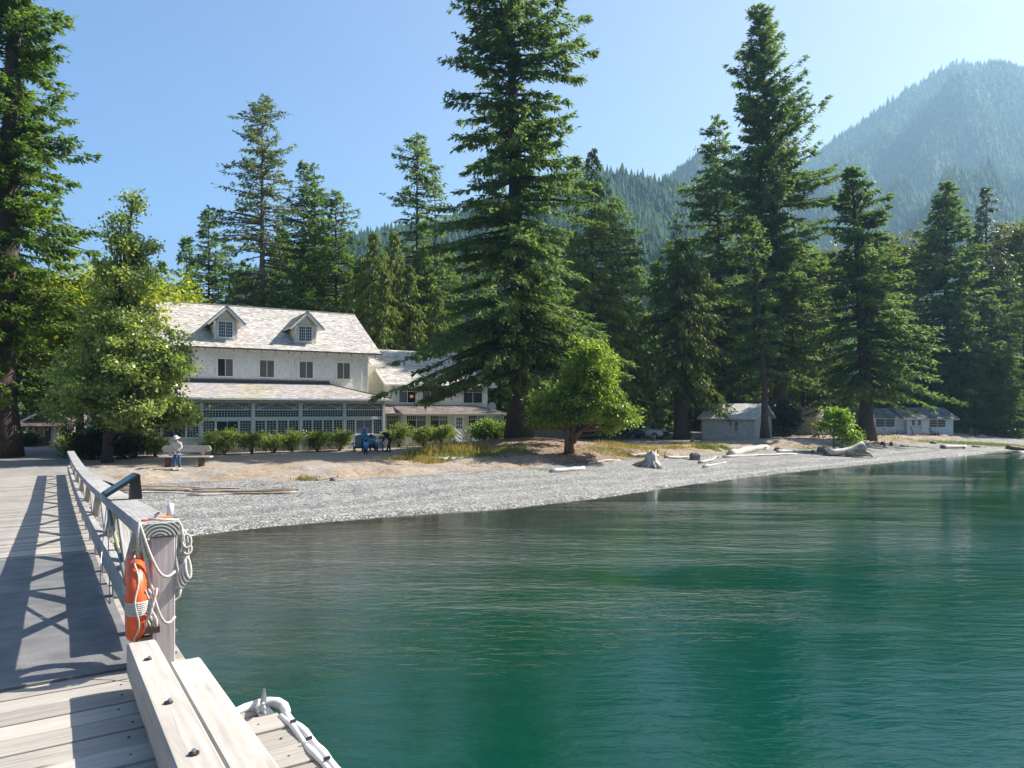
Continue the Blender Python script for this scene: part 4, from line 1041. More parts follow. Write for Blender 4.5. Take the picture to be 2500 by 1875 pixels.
# wing porch
QX0, QX1, qy = 2.34, 11.62, 1.3
g = G(); g.box(QX0, QX1-.02, qy+.04, wy, 0, 2.75); g.build("wing_porch_core", M['clap'], lodge)
A, B_, Cc, D_ = (1.95, qy-.45, 2.80), (12.1, qy-.45, 2.80), (10.2, wy, 3.48), (1.95, wy, 3.48)
slab("wing_porch_roof_deck", A, B_, Cc, D_, .07, M['trim'], lodge); shingle_slope("wing_porch_roof", A, B_, Cc, D_, M['brownroof2'], lodge, .3, .2)
slab("wing_porch_hip_deck", B_, (12.1, wy, 2.80), Cc, Cc, .07, M['trim'], lodge); shingle_slope("wing_porch_hip_roof", B_, (12.1, wy, 2.80), Cc, Cc, M['brownroof2'], lodge, .3, .2)
g = G(); g.box(1.95, 12.12, qy-.55, qy-.46, 2.70, 2.80); g.build("wing_porch_gutter", M['trim'], lodge)
siding("wing_porch_wall", QX0, QX1, qy, .0, 2.7, M['clap'], lodge, .14, 0)
for x, wd, gl, gl2 in ((3.35, 1.72, M['glasspale'], M['glass']), (5.45, 1.6, M['glasspale'], M['glass']), (9.15, 1.75, M['glasspale'], M['glass']), (10.95, 1.65*.7, M['glasspale'], None)):
    window(lodge, x, qy-.02, 1.0, wd, 1.58, gl, 2, 1, .07, glass2=gl2, top_lites=10)
g = G(); g.box(6.92, 7.82, qy-.06, qy-.022, .62, 2.62)
dr = g.build("door", M['trim'], lodge)
for r_ in range(3):
    for c_ in range(3):
        g = G(); g.box(7.09+.20*c_, 7.25+.20*c_, qy-.066, qy-.061, 1.45+.33*r_, 1.74+.33*r_); g.build("pane", M['doorglass'], dr)
g = G(); g.tube([(7.75,qy-.06,1.35),(7.75,qy-.12,1.35)], .03, 8); g.build("handle", M['black'], dr, True)
downpipe(lodge, [(2.2, 2.72, 5.1), (2.1, 3.05, 4.8), (2.05, 3.15, 3.5)]); downpipe(lodge, [(11.9,.84,2.72),(11.7,1.1,2.5),(11.68,1.2,.3)])
# recessed link between porch and wing
g = G(); g.box(.12, 2.30, 2.35, 5.0, 0, 2.75); g.build("link_core", M['clap'], lodge)
A, B_, Cc, D_ = (.1, 1.75, 2.80), (2.6, 1.75, 2.80), (2.6, 3.6, 3.6), (.1, 3.6, 3.6)
slab("link_roof_deck", A, B_, Cc, D_, .07, M['trim'], lodge); shingle_slope("link_roof", A, B_, Cc, D_, M['brownroof2'], lodge, .3, .2)
window(lodge, .62, 2.33, 1.0, .62, 1.58, M['curtain'], 1, 1, .07, trim=M['cream'], top_lites=3); window(lodge, 1.65, 2.33, 1.0, 1.05, 1.58, M['curtain'], 1, 1, .07, trim=M['cream'], top_lites=5)
g = G(); g.lathe([(.12,-.12),(.16,0),(.12,.12)], (3.72, wy-.12, 4.25), 10); tag(g.build("wall_lamp", M['amber'], lodge), label="amber lamp behind the wing window")
# steps with railings in front of the wing door
stp = empty("porch_steps", (LO[0]+6.9*.86-.51*(1.3-.0), LO[1]+6.9*.51+.86*1.3, 0), LRZ)
tag(stp, "grey wooden steps with white handrails leading up to the wing door", "steps")
for q in range(4):
    g = G(); g.box(-.1, 1.25, -1.75+.42*q, -1.75+.42*(q+1)+.03, .13*q+.02, .13*(q+1)+.02); g.build("tread", M['rail'], stp)
for x in (-.2, 1.35):
    hr = empty_part = None
    for y, z0, z1 in ((-1.80, 0, 1.05), (-.12, 0, 1.62)):
        g = G(); g.box(x-.055, x+.055, y-.055, y+.055, z0, z1); g.build("rail_post", M['trim'], stp)
    for h in (0.95, .62, .30):
        g = G(); g.beam((x, -1.74, h+.02), (x, -.18, h+.60), .05, .10); g.build("handrail", M['trim'], stp)
for h in (1.05, 1.32, 1.58):
    g = G(); g.beam((1.42, -.12, h), (2.0, -.12, h), .05, .09); g.build("landing_rail", M['trim'], stp)
# ------------------------------------------------------------------ vegetation
def nrm(v): return v/np.maximum(np.linalg.norm(v, axis=-1, keepdims=True), 1e-9)
def quads(P, D, S, l, w_):
    """leaf diamonds: base P, direction D, side S"""
    l = l[:, None]; w_ = w_[:, None]
    V = np.stack([P, P+D*l*.45-S*w_*.5, P+D*l, P+D*l*.45+S*w_*.5], 1).reshape(-1, 3)
    n = len(P); F = np.arange(n*4).reshape(n, 4); return V, F
def conifer(name, label, loc, H, zb, prof, seed, mat='fir', nbr=260, tw=5.0, nt=4, tl=.42, twd=.15, droop=.22, up=.35, hang=.25, lean=(0,0), trunk=.6,
            cat="tree", group=None, bark='bark', limbs=True, mats=None, tipup=.12, sector=.28, twl=.30, extra=None, parent=None, rz=0, clump=.45, curve=0, back=0.0, front=0.0, low=.92):
    r = np.random.default_rng(seed)
    root = empty(name, loc, rz)
    if label: tag(root, label, cat, group)
    t = np.clip(r.random(nbr)**low, 0, .995); t[:3] = [.97, .985, .992][:min(3, nbr)]
    pr = np.array(prof, float); R = np.interp(t, pr[:, 0], pr[:, 1])
    az = r.random(nbr)*2*np.pi
    ph = r.random(6)*6.28
    sec = 1+sector*(np.sin(az*2+t*9+ph[0])*np.sin(t*17+ph[1])+.6*np.sin(az*3-t*23+ph[2]))
    L = np.maximum(R*sec*(.42+.68*r.random(nbr)**.8), .25)
    L *= 1-back*np.clip(np.sin(az), 0, 1)-front*np.clip(-np.sin(az), 0, 1)*(t < .45)
    z0 = zb+(H-zb)*t
    lx, ly = lean[0]*(t**(1+curve)), lean[1]*(t**(1+curve))
    a = -droop+(up+droop)*t+r.normal(0, .07, nbr)
    nn = np.maximum((L*tw).astype(int), 3)
    idx = np.repeat(np.arange(nbr), nn); m = len(idx)
    s = .10+.90*r.random(m)**.75
    Lb = L[idx]; azb = az[idx]
    def bp(s_, i_):
        rr = L[i_]*s_; z = z0[i_]+L[i_]*(a[i_]*s_-.30*(s_**2)*(1-t[i_]*.7)+tipup*s_**4)
        return np.stack([lx[i_]+np.cos(az[i_])*rr, ly[i_]+np.sin(az[i_])*rr, z], -1)
    B = bp(s, idx)
    side = np.where(r.random(m) < .5, -1, 1); da = side*(.35+.75*r.random(m))*(1.05-s*.55)
    ta = azb+da; tln = (twl*np.sqrt(Lb)*(1.15-.7*s)+.12)*(.6+.7*r.random(m))
    tdir = nrm(np.stack([np.cos(ta), np.sin(ta), -hang*(.5+.8*r.random(m))+a[idx]*.4], -1))
    # tufts along each twig
    id2 = np.repeat(np.arange(m), nt); q = r.random(len(id2))
    P = B[id2]+tdir[id2]*(tln[id2]*q)[:, None]+r.normal(0, .05, (len(id2), 3))*[1, 1, 1.0]
    D = nrm(tdir[id2]+r.normal(0, clump, (len(id2), 3))+[0, 0, -hang*.5])
    S = nrm(np.cross(D, nrm(r.normal(0, .55, (len(id2), 3))+[0, 0, 1.0])))
    l = tl*(.6+.7*r.random(len(id2))); w_ = twd*(.6+.8*r.random(len(id2)))
    V, F = quads(P, D, S, l, w_)
    # leader
    np_mesh("crown", V, F, M[mat], root)
    # trunk with limbs
    g = G(); rr_ = random.Random(seed); pts = []; rad = []
    for i in range(13):
        u = i/12; tt = max(0, (u*H-zb)/(H-zb)); k_ = tt**(1+curve) if tt > 0 else 0
        pts.append((lean[0]*k_, lean[1]*k_, u*H*.985-(.3 if i == 0 else 0)))
        rad.append(max(.03, trunk*(1-u)**.85*(1.0+.55*max(0, .07-u)/.07)))
    g.tube(pts, rad, 12, jit=.07, rng=rr_)
    if limbs:
        ii = np.arange(nbr) if limbs is True else np.arange(0, nbr, int(limbs))
        for i in ii:
            pts = [bp(np.array([s_]), np.array([i]))[0] for s_ in (0, .4, .85)]
            r0 = .022+.016*math.sqrt(L[i])+.01*L[i]
            g.tube([tuple(p) for p in pts], [r0, r0*.6, r0*.22], 4, False)
    g.build("trunk", M[bark], root, True)
    return root
def broadleaf(name, label, loc, clusters, seed, mat, ls=.16, n=20000, spread=.42, trunkpts=None, trunkr=.2, bark='greybark', cat="tree", group=None, shell=.5,
              nc=160, hang=.3, limb=True, rz=0, upright=0.0, asp=.6, stems=None):
    """clusters: (cx, cy, cz, rx, ry, rz, weight) ellipsoids that make up the crown"""
    r = np.random.default_rng(seed); root = empty(name, loc, rz)
    if label: tag(root, label, cat, group)
    cl = np.array(clusters, float); wt = cl[:, 6]/cl[:, 6].sum()
    k = r.choice(len(cl), nc, p=wt); d = nrm(r.normal(0, 1, (nc, 3))); rad = r.random(nc)**(shell*.66)
    cen = cl[k, :3]+d*rad[:, None]*cl[k, 3:6]
    sz = spread*(.55+.8*r.random(nc))
    j = r.integers(0, nc, n); off = r.normal(0, 1, (n, 3))*sz[j][:, None]*[1, 1, .62]
    P = cen[j]+off
    D = nrm(r.normal(0, 1, (n, 3))+[0, 0, -hang+upright]+nrm(off)*.5); S = nrm(np.cross(D, r.normal(0, .7, (n, 3))+[0, 0, 1]))
    l = ls*(.6+.8*r.random(n)); V, F = quads(P, D, S, l, l*asp)
    np_mesh("crown", V, F, M[mat], root)
    g = G(); rr_ = random.Random(seed)
    tps = trunkpts or [[(0,0,-.2),(0,0,cl[:, 2].mean())]]
    for tp in tps:
        m = len(tp); g.tube(tp, [trunkr*(1-.75*i/(m-1))*(1.25 if i == 0 else 1) for i in range(m)], 10, jit=.08, rng=rr_)
    if limb:
        T = np.array([p for tp in tps for p in tp]+[tuple(np.array(tp[i])*.5+np.array(tp[i+1])*.5) for tp in tps for i in range(len(tp)-1)])
        for i in range(0, nc, 2):
            c = cen[i]; dd = np.linalg.norm(T-c, axis=1)+np.where(T[:, 2] > c[2]-.15*abs(c[2]), 3, 0); p = T[dd.argmin()]
            mid = (p*.5+c*.5)+[0, 0, -.06*dd.min()]
            r0 = min(trunkr*.3, .02+.012*np.linalg.norm(c-p)); g.tube([tuple(p), tuple(mid), tuple(c)], [r0, r0*.6, r0*.2], 4, False)
    g.build("trunk", M[bark], root, True)
    return root
def base(px, py, Y): 
    x, y, z = at(px, py, Y); return (x, y, gz(x, y)-.02)
def hgt(py, Y, z0): return EYE+(1000-py)/FPX*Y-z0

# -- the giant fir at the left edge
b_ = base(8, 1090, 46)
conifer("fir_tree", "giant dark fir at the left edge with long upswept boughs", b_, 46, 4.5, [(0,4.6),(.2,5.0),(.3,4.6),(.42,3.7),(.6,3.1),(.85,2.3),(1,.3)], 21, 'fir', nbr=600, tw=7.5, nt=6,
        tl=.40, twd=.14, droop=.25, up=.25, hang=.25, trunk=.85, tipup=.25, sector=.3, twl=.34, lean=(1.2,0))
# -- the big fir in the middle, top out of frame
b_ = (.62, 54.5, gz(.62, 54.5)-.1)
conifer("fir_tree", "huge dark fir in the middle towering out of the frame beside the lodge wing", b_, 43, 5.0, [(0,5.4),(.05,6.6),(.16,6.6),(.33,5.8),(.5,4.7),(.62,4.2),(.74,3.9),(.88,3.5),(1,1.0)], 22, 'firblue', nbr=680, tw=7.4, nt=6,
        tl=.42, twd=.14, droop=.16, up=.22, hang=.42, trunk=.80, tipup=.10, sector=.42, twl=.42, lean=(-1.0,0), back=.5, low=1.25)
# -- big pointed fir right of centre
b_ = base(1904, 1065, 83)
conifer("fir_tree", "tall pointed fir right of centre with long rising side boughs, standing before the first cabin", b_, hgt(12, 83, b_[2]), 6.0,
        [(0,5.5),(.12,8.2),(.3,8.2),(.45,7.6),(.58,5.0),(.7,3.7),(.85,2.2),(.95,1.2),(1,.15)], 23, 'firblue', nbr=640, tw=7.0, nt=6, tl=.52, twd=.16, droop=.18, up=.55, hang=.32, trunk=.90, tipup=.22, sector=.45, twl=.42, lean=(-2.6,0), curve=.6, front=.55)
b_ = base(1867, 1074, 69.5)
conifer("fir_tree", "slim fir with a bare lower trunk standing before the first cabin's gable", b_, hgt(520, 69.5, b_[2]), 5.5,
        [(0,1.6),(.2,2.6),(.5,2.8),(.8,1.6),(1,.15)], 26, 'firblue', nbr=150, tw=6, nt=4, tl=.45, twd=.15, up=.3, hang=.35, trunk=.36, twl=.36, lean=(-1.0,1), sector=.35)
b_ = base(1762, 1062, 90)
conifer("fir_tree", "shorter pointed fir close on the left of the tall pointed fir", b_, hgt(272, 90, b_[2]), 6.0,
        [(0,6),(.2,6.2),(.5,5.6),(.75,3.4),(.9,1.7),(1,.15)], 24, 'firblue', nbr=380, tw=6, nt=4, tl=.5, twd=.18, up=.35, hang=.35, trunk=.42, twl=.42, lean=(-.6,1), sector=.35, curve=.3)
# -- firs behind the lodge
b_ = base(640, 1100, 84)
conifer("fir_tree", "very tall sparse fir with its pale trunk showing, behind the left dormer", b_, hgt(243, 84, b_[2]), 9,
        [(0,6),(.25,5.6),(.45,5.0),(.62,4.2),(.8,3.6),(.9,3.2),(.97,1.6),(1,.4)], 25, 'firwarm', nbr=330, tw=4.2, nt=4, tl=.46, twd=.15, droop=.2, up=.3, hang=.2, trunk=.55, tipup=.1, sector=.4, twl=.42, bark='greybark')
for (px_, py_, Y, r_, sd_, lab, mt) in (
    (510,512,96,3.4,31,"small dark pointed fir left of the tallest sparse fir",'firblue'),
    (742,397,90,3.3,32,"left one of the twin pointed firs behind the lodge roof",'fir'),
    (768,400,91,3.4,33,"right one of the twin pointed firs behind the lodge roof",'fir'),
    (820,467,88,3.7,34,"shorter dense fir right of the twin firs",'fir')):
    b_ = base(px_, 1090, Y)
    conifer("fir_tree", lab, b_, hgt(py_, Y, b_[2]), 5, [(0,r_*1.5),(.4,r_*1.15),(.7,r_*.85),(.88,r_*.5),(1,.15)], sd_, mt, nbr=340, tw=4.4, nt=4, tl=.46, twd=.18, droop=.2, up=.35, hang=.2, trunk=.36, sector=.3, twl=.36)
b_ = base(1018, 1090, 86)
conifer("fir_tree", "tall narrow dark fir with a rounded top, left of the huge middle fir", b_, hgt(327, 86, b_[2]), 7, [(0,5.5),(.45,5.0),(.62,2.6),(.78,3.0),(.9,2.6),(1,.7)], 35, 'firblue', nbr=280, tw=4.6, nt=4, tl=.48, twd=.18, droop=.25, up=.2, hang=.2, trunk=.42, sector=.5, twl=.38)
b_ = base(1062, 1090, 88)
conifer("fir_tree", "thin sparse fir just left of the huge middle fir", b_, hgt(403, 88, b_[2]), 7, [(0,4.5),(.5,4.0),(.7,1.9),(.9,1.5),(1,.2)], 36, 'firblue', nbr=190, tw=3.6, nt=4, tl=.46, twd=.17, up=.2, hang=.2, trunk=.3, sector=.4, twl=.36)
CED = dict(droop=.25, up=.15, hang=1.1, tipup=.0, twl=.52, clump=.30)
for (px_, py_, Y, r_, sd_, lab) in (
    (912,562,76,3.8,41,"yellow green drooping cedar behind the lodge wing roof"),
    (962,556,79,3.4,42,"second yellow green cedar nearer the narrow rounded fir"),
    (1445,360,74,5.2,43,"pale green drooping cedar rising right behind the huge middle fir")):
    b_ = base(px_, 1090, Y)
    conifer("cedar_tree", lab, b_, hgt(py_, Y, b_[2]), 2, [(0,r_*1.3),(.4,r_),(.7,r_*.62),(.9,r_*.25),(1,.1)], sd_, 'cedar', nbr=300, tw=4.6, nt=5, tl=.50, twd=.13, trunk=.4, sector=.25, **CED)
b_ = base(1495, 1080, 82)
conifer("fir_tree", "dark fir behind the pale cedar with its top reaching the hill line", b_, hgt(482, 82, b_[2]), 2, [(0,6),(.5,4.4),(.8,3.0),(.95,1.6),(1,.3)], 44, 'firblue', nbr=300, tw=5, nt=4, tl=.5, twd=.18, up=.1, hang=.35, trunk=.45, sector=.35, twl=.42)
b_ = base(1665, 1066, 74)
conifer("cedar_tree", "broad mossy cedar with a thick trunk left of the first cabin", b_, hgt(585, 74, b_[2]), 5, [(0,5.2),(.3,4.6),(.6,3.6),(.85,2.3),(1,.5)], 45, 'cedar2', nbr=300, tw=5.4, nt=5, tl=.46, twd=.15, trunk=.72, sector=.35, **CED)
b_ = base(1652, 1066, 92)
conifer("fir_tree", "thin ragged treetop above the mossy cedar", b_, hgt(522, 92, b_[2]), 12, [(0,3),(.6,2.0),(.8,1.6),(1,.25)], 46, 'firblue', nbr=130, tw=3.4, nt=4, tl=.5, twd=.17, trunk=.3, sector=.5, twl=.42)
b_ = base(2116, 1052, 75.5)
conifer("fir_tree", "dense dark fir standing before the cabins with boughs over their roofs", b_, hgt(408, 75.5, b_[2]), 4.6, [(0,4.5),(.1,6.4),(.3,5.8),(.55,4.2),(.8,2.4),(.93,1.2),(1,.15)], 47, 'firblue', nbr=480, tw=5.2, nt=5, tl=.50, twd=.19, trunk=.75, sector=.35, twl=.42, lean=(-1.6,0), back=.5)
b_ = base(2310, 1055, 100)
conifer("fir_tree", "wide dark fir rising behind the rightmost cabin", b_, hgt(445, 100, b_[2]), 1.5, [(0,9),(.4,7.4),(.7,4.4),(.9,2.0),(1,.2)], 48, 'firblue', nbr=480, tw=4.6, nt=5, tl=.58, twd=.22, trunk=.6, sector=.25, twl=.46)
b_ = base(2408, 1055, 104)
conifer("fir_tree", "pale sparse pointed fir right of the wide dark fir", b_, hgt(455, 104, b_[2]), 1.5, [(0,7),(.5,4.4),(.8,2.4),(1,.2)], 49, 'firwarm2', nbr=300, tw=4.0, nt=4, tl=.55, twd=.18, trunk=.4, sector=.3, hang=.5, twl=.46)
# -- forest filling the gaps: copies of four young trees, each its own object
protoA = conifer("fir_tree", None, (0,0,0), 24, .6, [(0,4.4),(.3,4.0),(.6,2.7),(.85,1.3),(1,.12)], 61, 'fir', nbr=300, tw=4.4, nt=4, tl=.50, twd=.2, trunk=.32, sector=.3, twl=.4, limbs=3)
protoB = conifer("cedar_tree", None, (0,0,0), 22, .4, [(0,4.2),(.3,3.7),(.6,2.4),(.85,1.1),(1,.12)], 62, 'cedar2', nbr=280, tw=4.4, nt=4, tl=.50, twd=.17, trunk=.32, sector=.25, limbs=3, **CED)
protoC = conifer("fir_tree", None, (0,0,0), 26, .8, [(0,5.2),(.3,4.4),(.6,3.2),(.85,1.8),(1,.3)], 63, 'firblue', nbr=300, tw=4.4, nt=4, tl=.52, twd=.2, trunk=.36, sector=.4, twl=.4, limbs=3)
used = set()
def young(proto, px_, py_, Y, label, group=None, wide=1.0, rzz=None):
    H0 = {protoA.name: 24, protoB.name: 22, protoC.name: 26}[proto.name]
    if proto.name in used: o = copy_tree(proto)
    else: o = proto; used.add(proto.name)
    x = (px_-1250)/FPX*Y; z = gz(x, Y)-.1 if Y < 140 else 0; H = hgt(py_, Y, z); s = H/H0
    o.location = (x, Y, z); o.rotation_euler = (0, 0, (px_*1.7) % 6.28); o.scale = (s*wide, s*wide, s)
    for k_ in ("label", "category", "group"):
        if k_ in o: del o[k_]
    return tag(o, label, "tree", group)
FL = [  # left side, behind the maples and the small cabin
 (protoC,-60,560,70,"dark fir at the left edge behind the giant fir"),(protoC,60,640,82,"dark fir behind the small left cabin"),(protoA,150,700,90,"fir between the giant fir and the maple crowns"),
 (protoA,225,690,98,"fir showing through the top of the young poplar"),(protoC,10,760,74,"low dark fir beside the small left cabin"),(protoC,120,800,78,"low dark fir right behind the small left cabin"),
 (protoA,200,820,84,"low dark fir behind the poplar trunk"),
 # behind the lodge
 (protoA,395,640,110,"far fir peeping above the yellow maple"),(protoA,455,580,104,"fir left of the small pointed fir"),(protoC,560,600,98,"bushy fir left of the sparse tall fir"),(protoC,600,640,90,"bushy fir below the sparse tall fir"),
 (protoA,690,560,95,"bushy fir between the sparse fir and the twin firs"),(protoC,660,680,82,"low fir above the main roof ridge"),(protoA,735,640,84,"low fir below the twin firs"),
 (protoC,790,600,96,"fir filling the gap right of the twin firs"),(protoA,870,640,92,"fir behind the yellow green cedars"),(protoB,850,690,80,"low cedar at the right end of the main ridge"),
 (protoB,880,620,84,"left cedar of the pale group behind the lodge"),(protoB,940,650,74,"low cedar above the lodge wing roof"),(protoB,1000,640,78,"cedar below the narrow rounded fir"),
 (protoA,1035,600,84,"bushy fir below the thin sparse fir"),(protoB,1070,700,76,"low cedar left of the huge fir trunk"),(protoC,1100,620,92,"fir behind the left boughs of the huge fir"),
 (protoC,1160,640,88,"fir behind the huge fir trunk"),(protoA,1220,720,80,"low fir right behind the huge fir trunk"),
 # middle
 (protoC,1330,600,88,"fir behind the right boughs of the huge fir"),(protoB,1400,560,80,"cedar left of the tall pale cedar"),(protoC,1345,800,78,"low dark fir behind the madrone"),
 (protoB,1490,640,78,"cedar right of the tall pale cedar"),(protoC,1545,600,98,"fir in the notch under the blue ridge"),(protoA,1440,820,82,"low fir behind the madrone crown"),
 (protoC,1540,700,92,"dark fir behind the parked cars"),(protoC,1520,860,100,"low dark fir above the parked cars"),(protoA,1600,640,104,"fir left of the mossy cedar"),
 (protoC,1720,600,106,"fir right of the mossy cedar"),(protoC,1610,840,110,"low dark fir behind the mossy cedar trunk"),(protoA,1730,780,106,"low dark fir behind the first cabin roof"),
 (protoB,1700,700,104,"cedar left of the tall pointed fir"),(protoC,1790,640,104,"fir behind the tall pointed fir"),(protoB,1800,760,106,"low cedar behind the first cabin"),
 (protoC,1880,700,108,"dark fir behind the tall pointed fir trunk"),(protoB,1960,620,96,"pale cedar at the right boughs of the tall pointed fir"),(protoA,2000,760,104,"fir behind the second cabin"),
 (protoC,1940,820,110,"low dark fir behind the gabled cabin"),(protoC,2050,760,100,"dark fir between the two firs before the cabins"),(protoC,2060,860,104,"low dark fir behind the fourth cabin"),
 (protoB,2160,640,112,"cedar right of the dense fir"),(protoC,2190,720,104,"dark fir behind the dense fir"),(protoC,2140,830,106,"low dark fir behind the blue cabin roofs"),
 (protoC,2230,640,112,"dark fir left of the wide dark fir"),(protoC,2250,800,104,"low dark fir above the rightmost cabin"),(protoC,2350,700,96,"dark fir right of the rightmost cabin roof"),
 (protoC,2370,560,112,"dark fir between the two rightmost tall firs"),(protoC,2420,720,98,"low dark fir at the far right of the cabins"),(protoC,2460,640,104,"dark fir near the right edge"),
 (protoC,2500,700,96,"dark fir at the right edge of the frame"),(protoA,2560,600,104,"fir just at the right frame edge"),(protoC,2470,850,92,"low dark fir above the far right shore"),(protoC,2380,870,94,"low dark fir behind the far right chairs"),
 (protoC,2310,880,108,"lowest dark fir behind the rightmost cabin"),(protoC,2620,760,100,"dark fir beyond the right frame edge")]
for p_ in FL: young(*p_)
# a second, farther rank closes the view between the trunks
g2 = 0
for i, px_ in enumerate(range(-120, 2720, 62)):
    pr_ = (protoC, protoA, protoC, protoB)[i % 4]
    young(pr_, px_+((i*37) % 23), 790+((i*53) % 90), 118+((i*29) % 22), "dark tree in the shaded rank at the back of the wood", "trees in the shaded rank at the back", 1.25)
# -- broadleaf trees
b_ = base(262, 1129, 41.6)
broadleaf("poplar_tree", "young poplar with glossy grey green leaves in front of the lodge's left end", b_,
    [(1.1,0,5.2,4.3,3.2,2.7,5.2),(.5,0,3.4,3.8,3.0,1.5,2.2),(2.9,-.2,2.9,2.6,2.6,1.2,1.5),(3.4,-.1,6.6,1.9,1.8,1.5,1.2),(1.0,0,8.0,2.4,2.2,1.4,1.3),(1.0,0,10.6,1.8,1.5,1.9,1.35),(1.35,0,13.1,1.25,1.1,1.5,.85),(1.5,0,14.9,.35,.35,.9,.15)],
    51, 'poplar', ls=.18, n=58000, spread=.32, trunkpts=[[(0,0,-.2),(.05,0,2.2),(.25,0,6),(.8,0,10),(1.5,0,15.4)],[(.2,0,4),(-1.6,.3,7.4)],[(.1,0,2.6),(2.4,-.2,5.6)]], trunkr=.27, nc=360, shell=.75, hang=.2, asp=.75, bark='bark')
b_ = base(195, 1090, 53)
broadleaf("maple_tree", "yellow green bigleaf maple behind the young poplar", b_, [(0,0,9.6,5.6,4.5,4.2,5),(2.8,0,11.4,3.6,3,3.0,2.2),(-3.0,0,10.0,3.2,3,3,2)], 52, 'maple', ls=.34, n=26000, spread=.75, trunkr=.3, nc=150, trunkpts=[[(0,0,-.2),(0,0,4),(.5,0,9)]], shell=.8)
b_ = base(415, 1060, 72)
broadleaf("maple_tree", "sunlit yellow maple rising above the left end of the lodge roof", b_, [(0,0,12.6,3.4,3,4.2,4),(2.0,0,12.2,1.9,2.0,3.0,1.6),(-3,0,13,3.2,3,3.2,2)], 53, 'maple', ls=.36, n=17000, spread=.7, trunkr=.3, nc=110, trunkpts=[[(0,0,-.2),(0,0,5),(.5,0,11)]], shell=.8)
b_ = (3.84, 47.5, gz(3.84, 47.5)-.05)
broadleaf("madrone_tree", "bright green madrone with reddish double trunk in the middle of the bank", b_,
    [(1.3,0,5.4,1.8,1.7,2.3,4.2),(1.5,0,7.0,1.25,1.3,1.2,1.5),(3.2,-.3,2.5,1.45,1.4,.95,1.8),(2.4,0,4.0,1.6,1.3,1.1,1.3),(-.8,.2,3.4,1.8,1.6,1.7,2.5),(.6,-.4,2.9,2.0,1.5,1.1,1.7),(-1.6,.1,2.5,1.2,1.2,1.0,1.1)],
    54, 'madrone', ls=.22, n=30000, spread=.27, trunkpts=[[(-.12,0,-.3),(-.16,0,.9),(-.45,0,2.2),(-.8,0,3.6)],[(.10,-.05,-.3),(.12,0,.9),(.42,0,2.3),(1.1,0,4.4)],[(.15,0,.8),(.7,-.1,1.5),(2.0,-.2,2.3)]], trunkr=.22, bark='redbark', nc=260, shell=.7, asp=.45)
b_ = base(1912, 1068, 77)
broadleaf("holly_shrub", "dark glossy shrub growing round the tall pointed fir's foot", b_, [(.1,-.6,1.9,1.5,1.0,1.5,3),(.0,-.6,3.6,.9,.8,1.1,1)], 55, 'darkshrub2', ls=.26, n=6500, spread=.35, trunkr=.08, nc=60, cat="shrub")
b_ = base(2035, 1082, 62)
broadleaf("ash_sapling", "small bright green sapling on the bank in front of the gabled cabin", b_, [(.1,0,2.6,1.4,1.1,1.05,3),(.1,0,3.2,.8,.8,.9,1),(1.7,.3,1.45,.75,.7,.7,.9),(-1.3,0,2.1,.6,.6,.45,.5)], 56, 'brightbush', ls=.24, n=5200, spread=.26, trunkr=.10, nc=60, trunkpts=[[(0,0,-.2),(.02,0,1.4),(.1,0,3.0)]])
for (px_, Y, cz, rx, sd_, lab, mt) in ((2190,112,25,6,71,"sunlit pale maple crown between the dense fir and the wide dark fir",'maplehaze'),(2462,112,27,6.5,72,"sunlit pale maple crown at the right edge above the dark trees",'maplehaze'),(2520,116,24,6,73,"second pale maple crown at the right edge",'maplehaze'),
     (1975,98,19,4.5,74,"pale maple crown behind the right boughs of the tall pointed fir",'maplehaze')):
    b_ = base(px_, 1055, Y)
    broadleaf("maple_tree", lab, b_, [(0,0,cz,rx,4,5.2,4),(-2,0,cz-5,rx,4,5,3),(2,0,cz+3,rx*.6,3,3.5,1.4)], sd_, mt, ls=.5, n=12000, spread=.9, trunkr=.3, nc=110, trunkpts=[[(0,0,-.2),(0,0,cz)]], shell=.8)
# -- shrubs along the porch
SH_ = [(545,49.4,1.35,1.75,"leftmost of the big rhododendrons under the porch windows"),(617,50.0,.95,1.6,"second rhododendron from the left under the porch windows"),(668,50.9,.95,1.45,"third rhododendron from the left, with bare stems showing"),
       (712,51.6,.85,1.6,"fourth rhododendron under the porch, left of the post"),(775,52.6,.9,1.6,"rhododendron in front of the third porch bay"),(829,53.6,.9,1.6,"rhododendron in front of the rightmost porch bay"),
       (975,56.6,.95,1.95,"round shrub between the bending person and the wing"),(1033,57.0,1.05,1.75,"left half of the shrub pair before the wing windows"),(1080,57.6,1.0,1.8,"right half of the shrub pair beside the porch steps"),
       (330,45.6,1.3,1.75,"leggy sunlit shrub at the left end of the porch"),(378,46.6,.75,1.2,"small leggy shrub behind the bench")]
for i, (px_, Y, r_, h, lab) in enumerate(SH_):
    r_ *= 1.14
    b_ = base(px_, 1100, Y); rs = random.Random(i)
    stems = [[(0,0,-.1),(rs.uniform(-.3,.3)*r_,rs.uniform(-.3,.3)*r_,h*.4),(rs.uniform(-.8,.8)*r_,rs.uniform(-.5,.5)*r_,h*.85)] for q in range(6)]
    broadleaf("rhododendron", lab, b_, [(0,0,h*.62,r_,r_*.75,h*.36,3),(-.3*r_,0,h*.42,r_*.75,r_*.7,h*.30,1.5),(.35*r_,0,h*.75,r_*.5,r_*.5,h*.24,1)], 80+i, 'rhodo' if i < 9 else 'rhodo', ls=.17, n=int(3000*r_*(1 if i != 2 else .7)), spread=.17, trunkpts=stems, trunkr=.035,
              nc=int(60*r_), cat="shrub", shell=.8, asp=.38, upright=.2, limb=False)
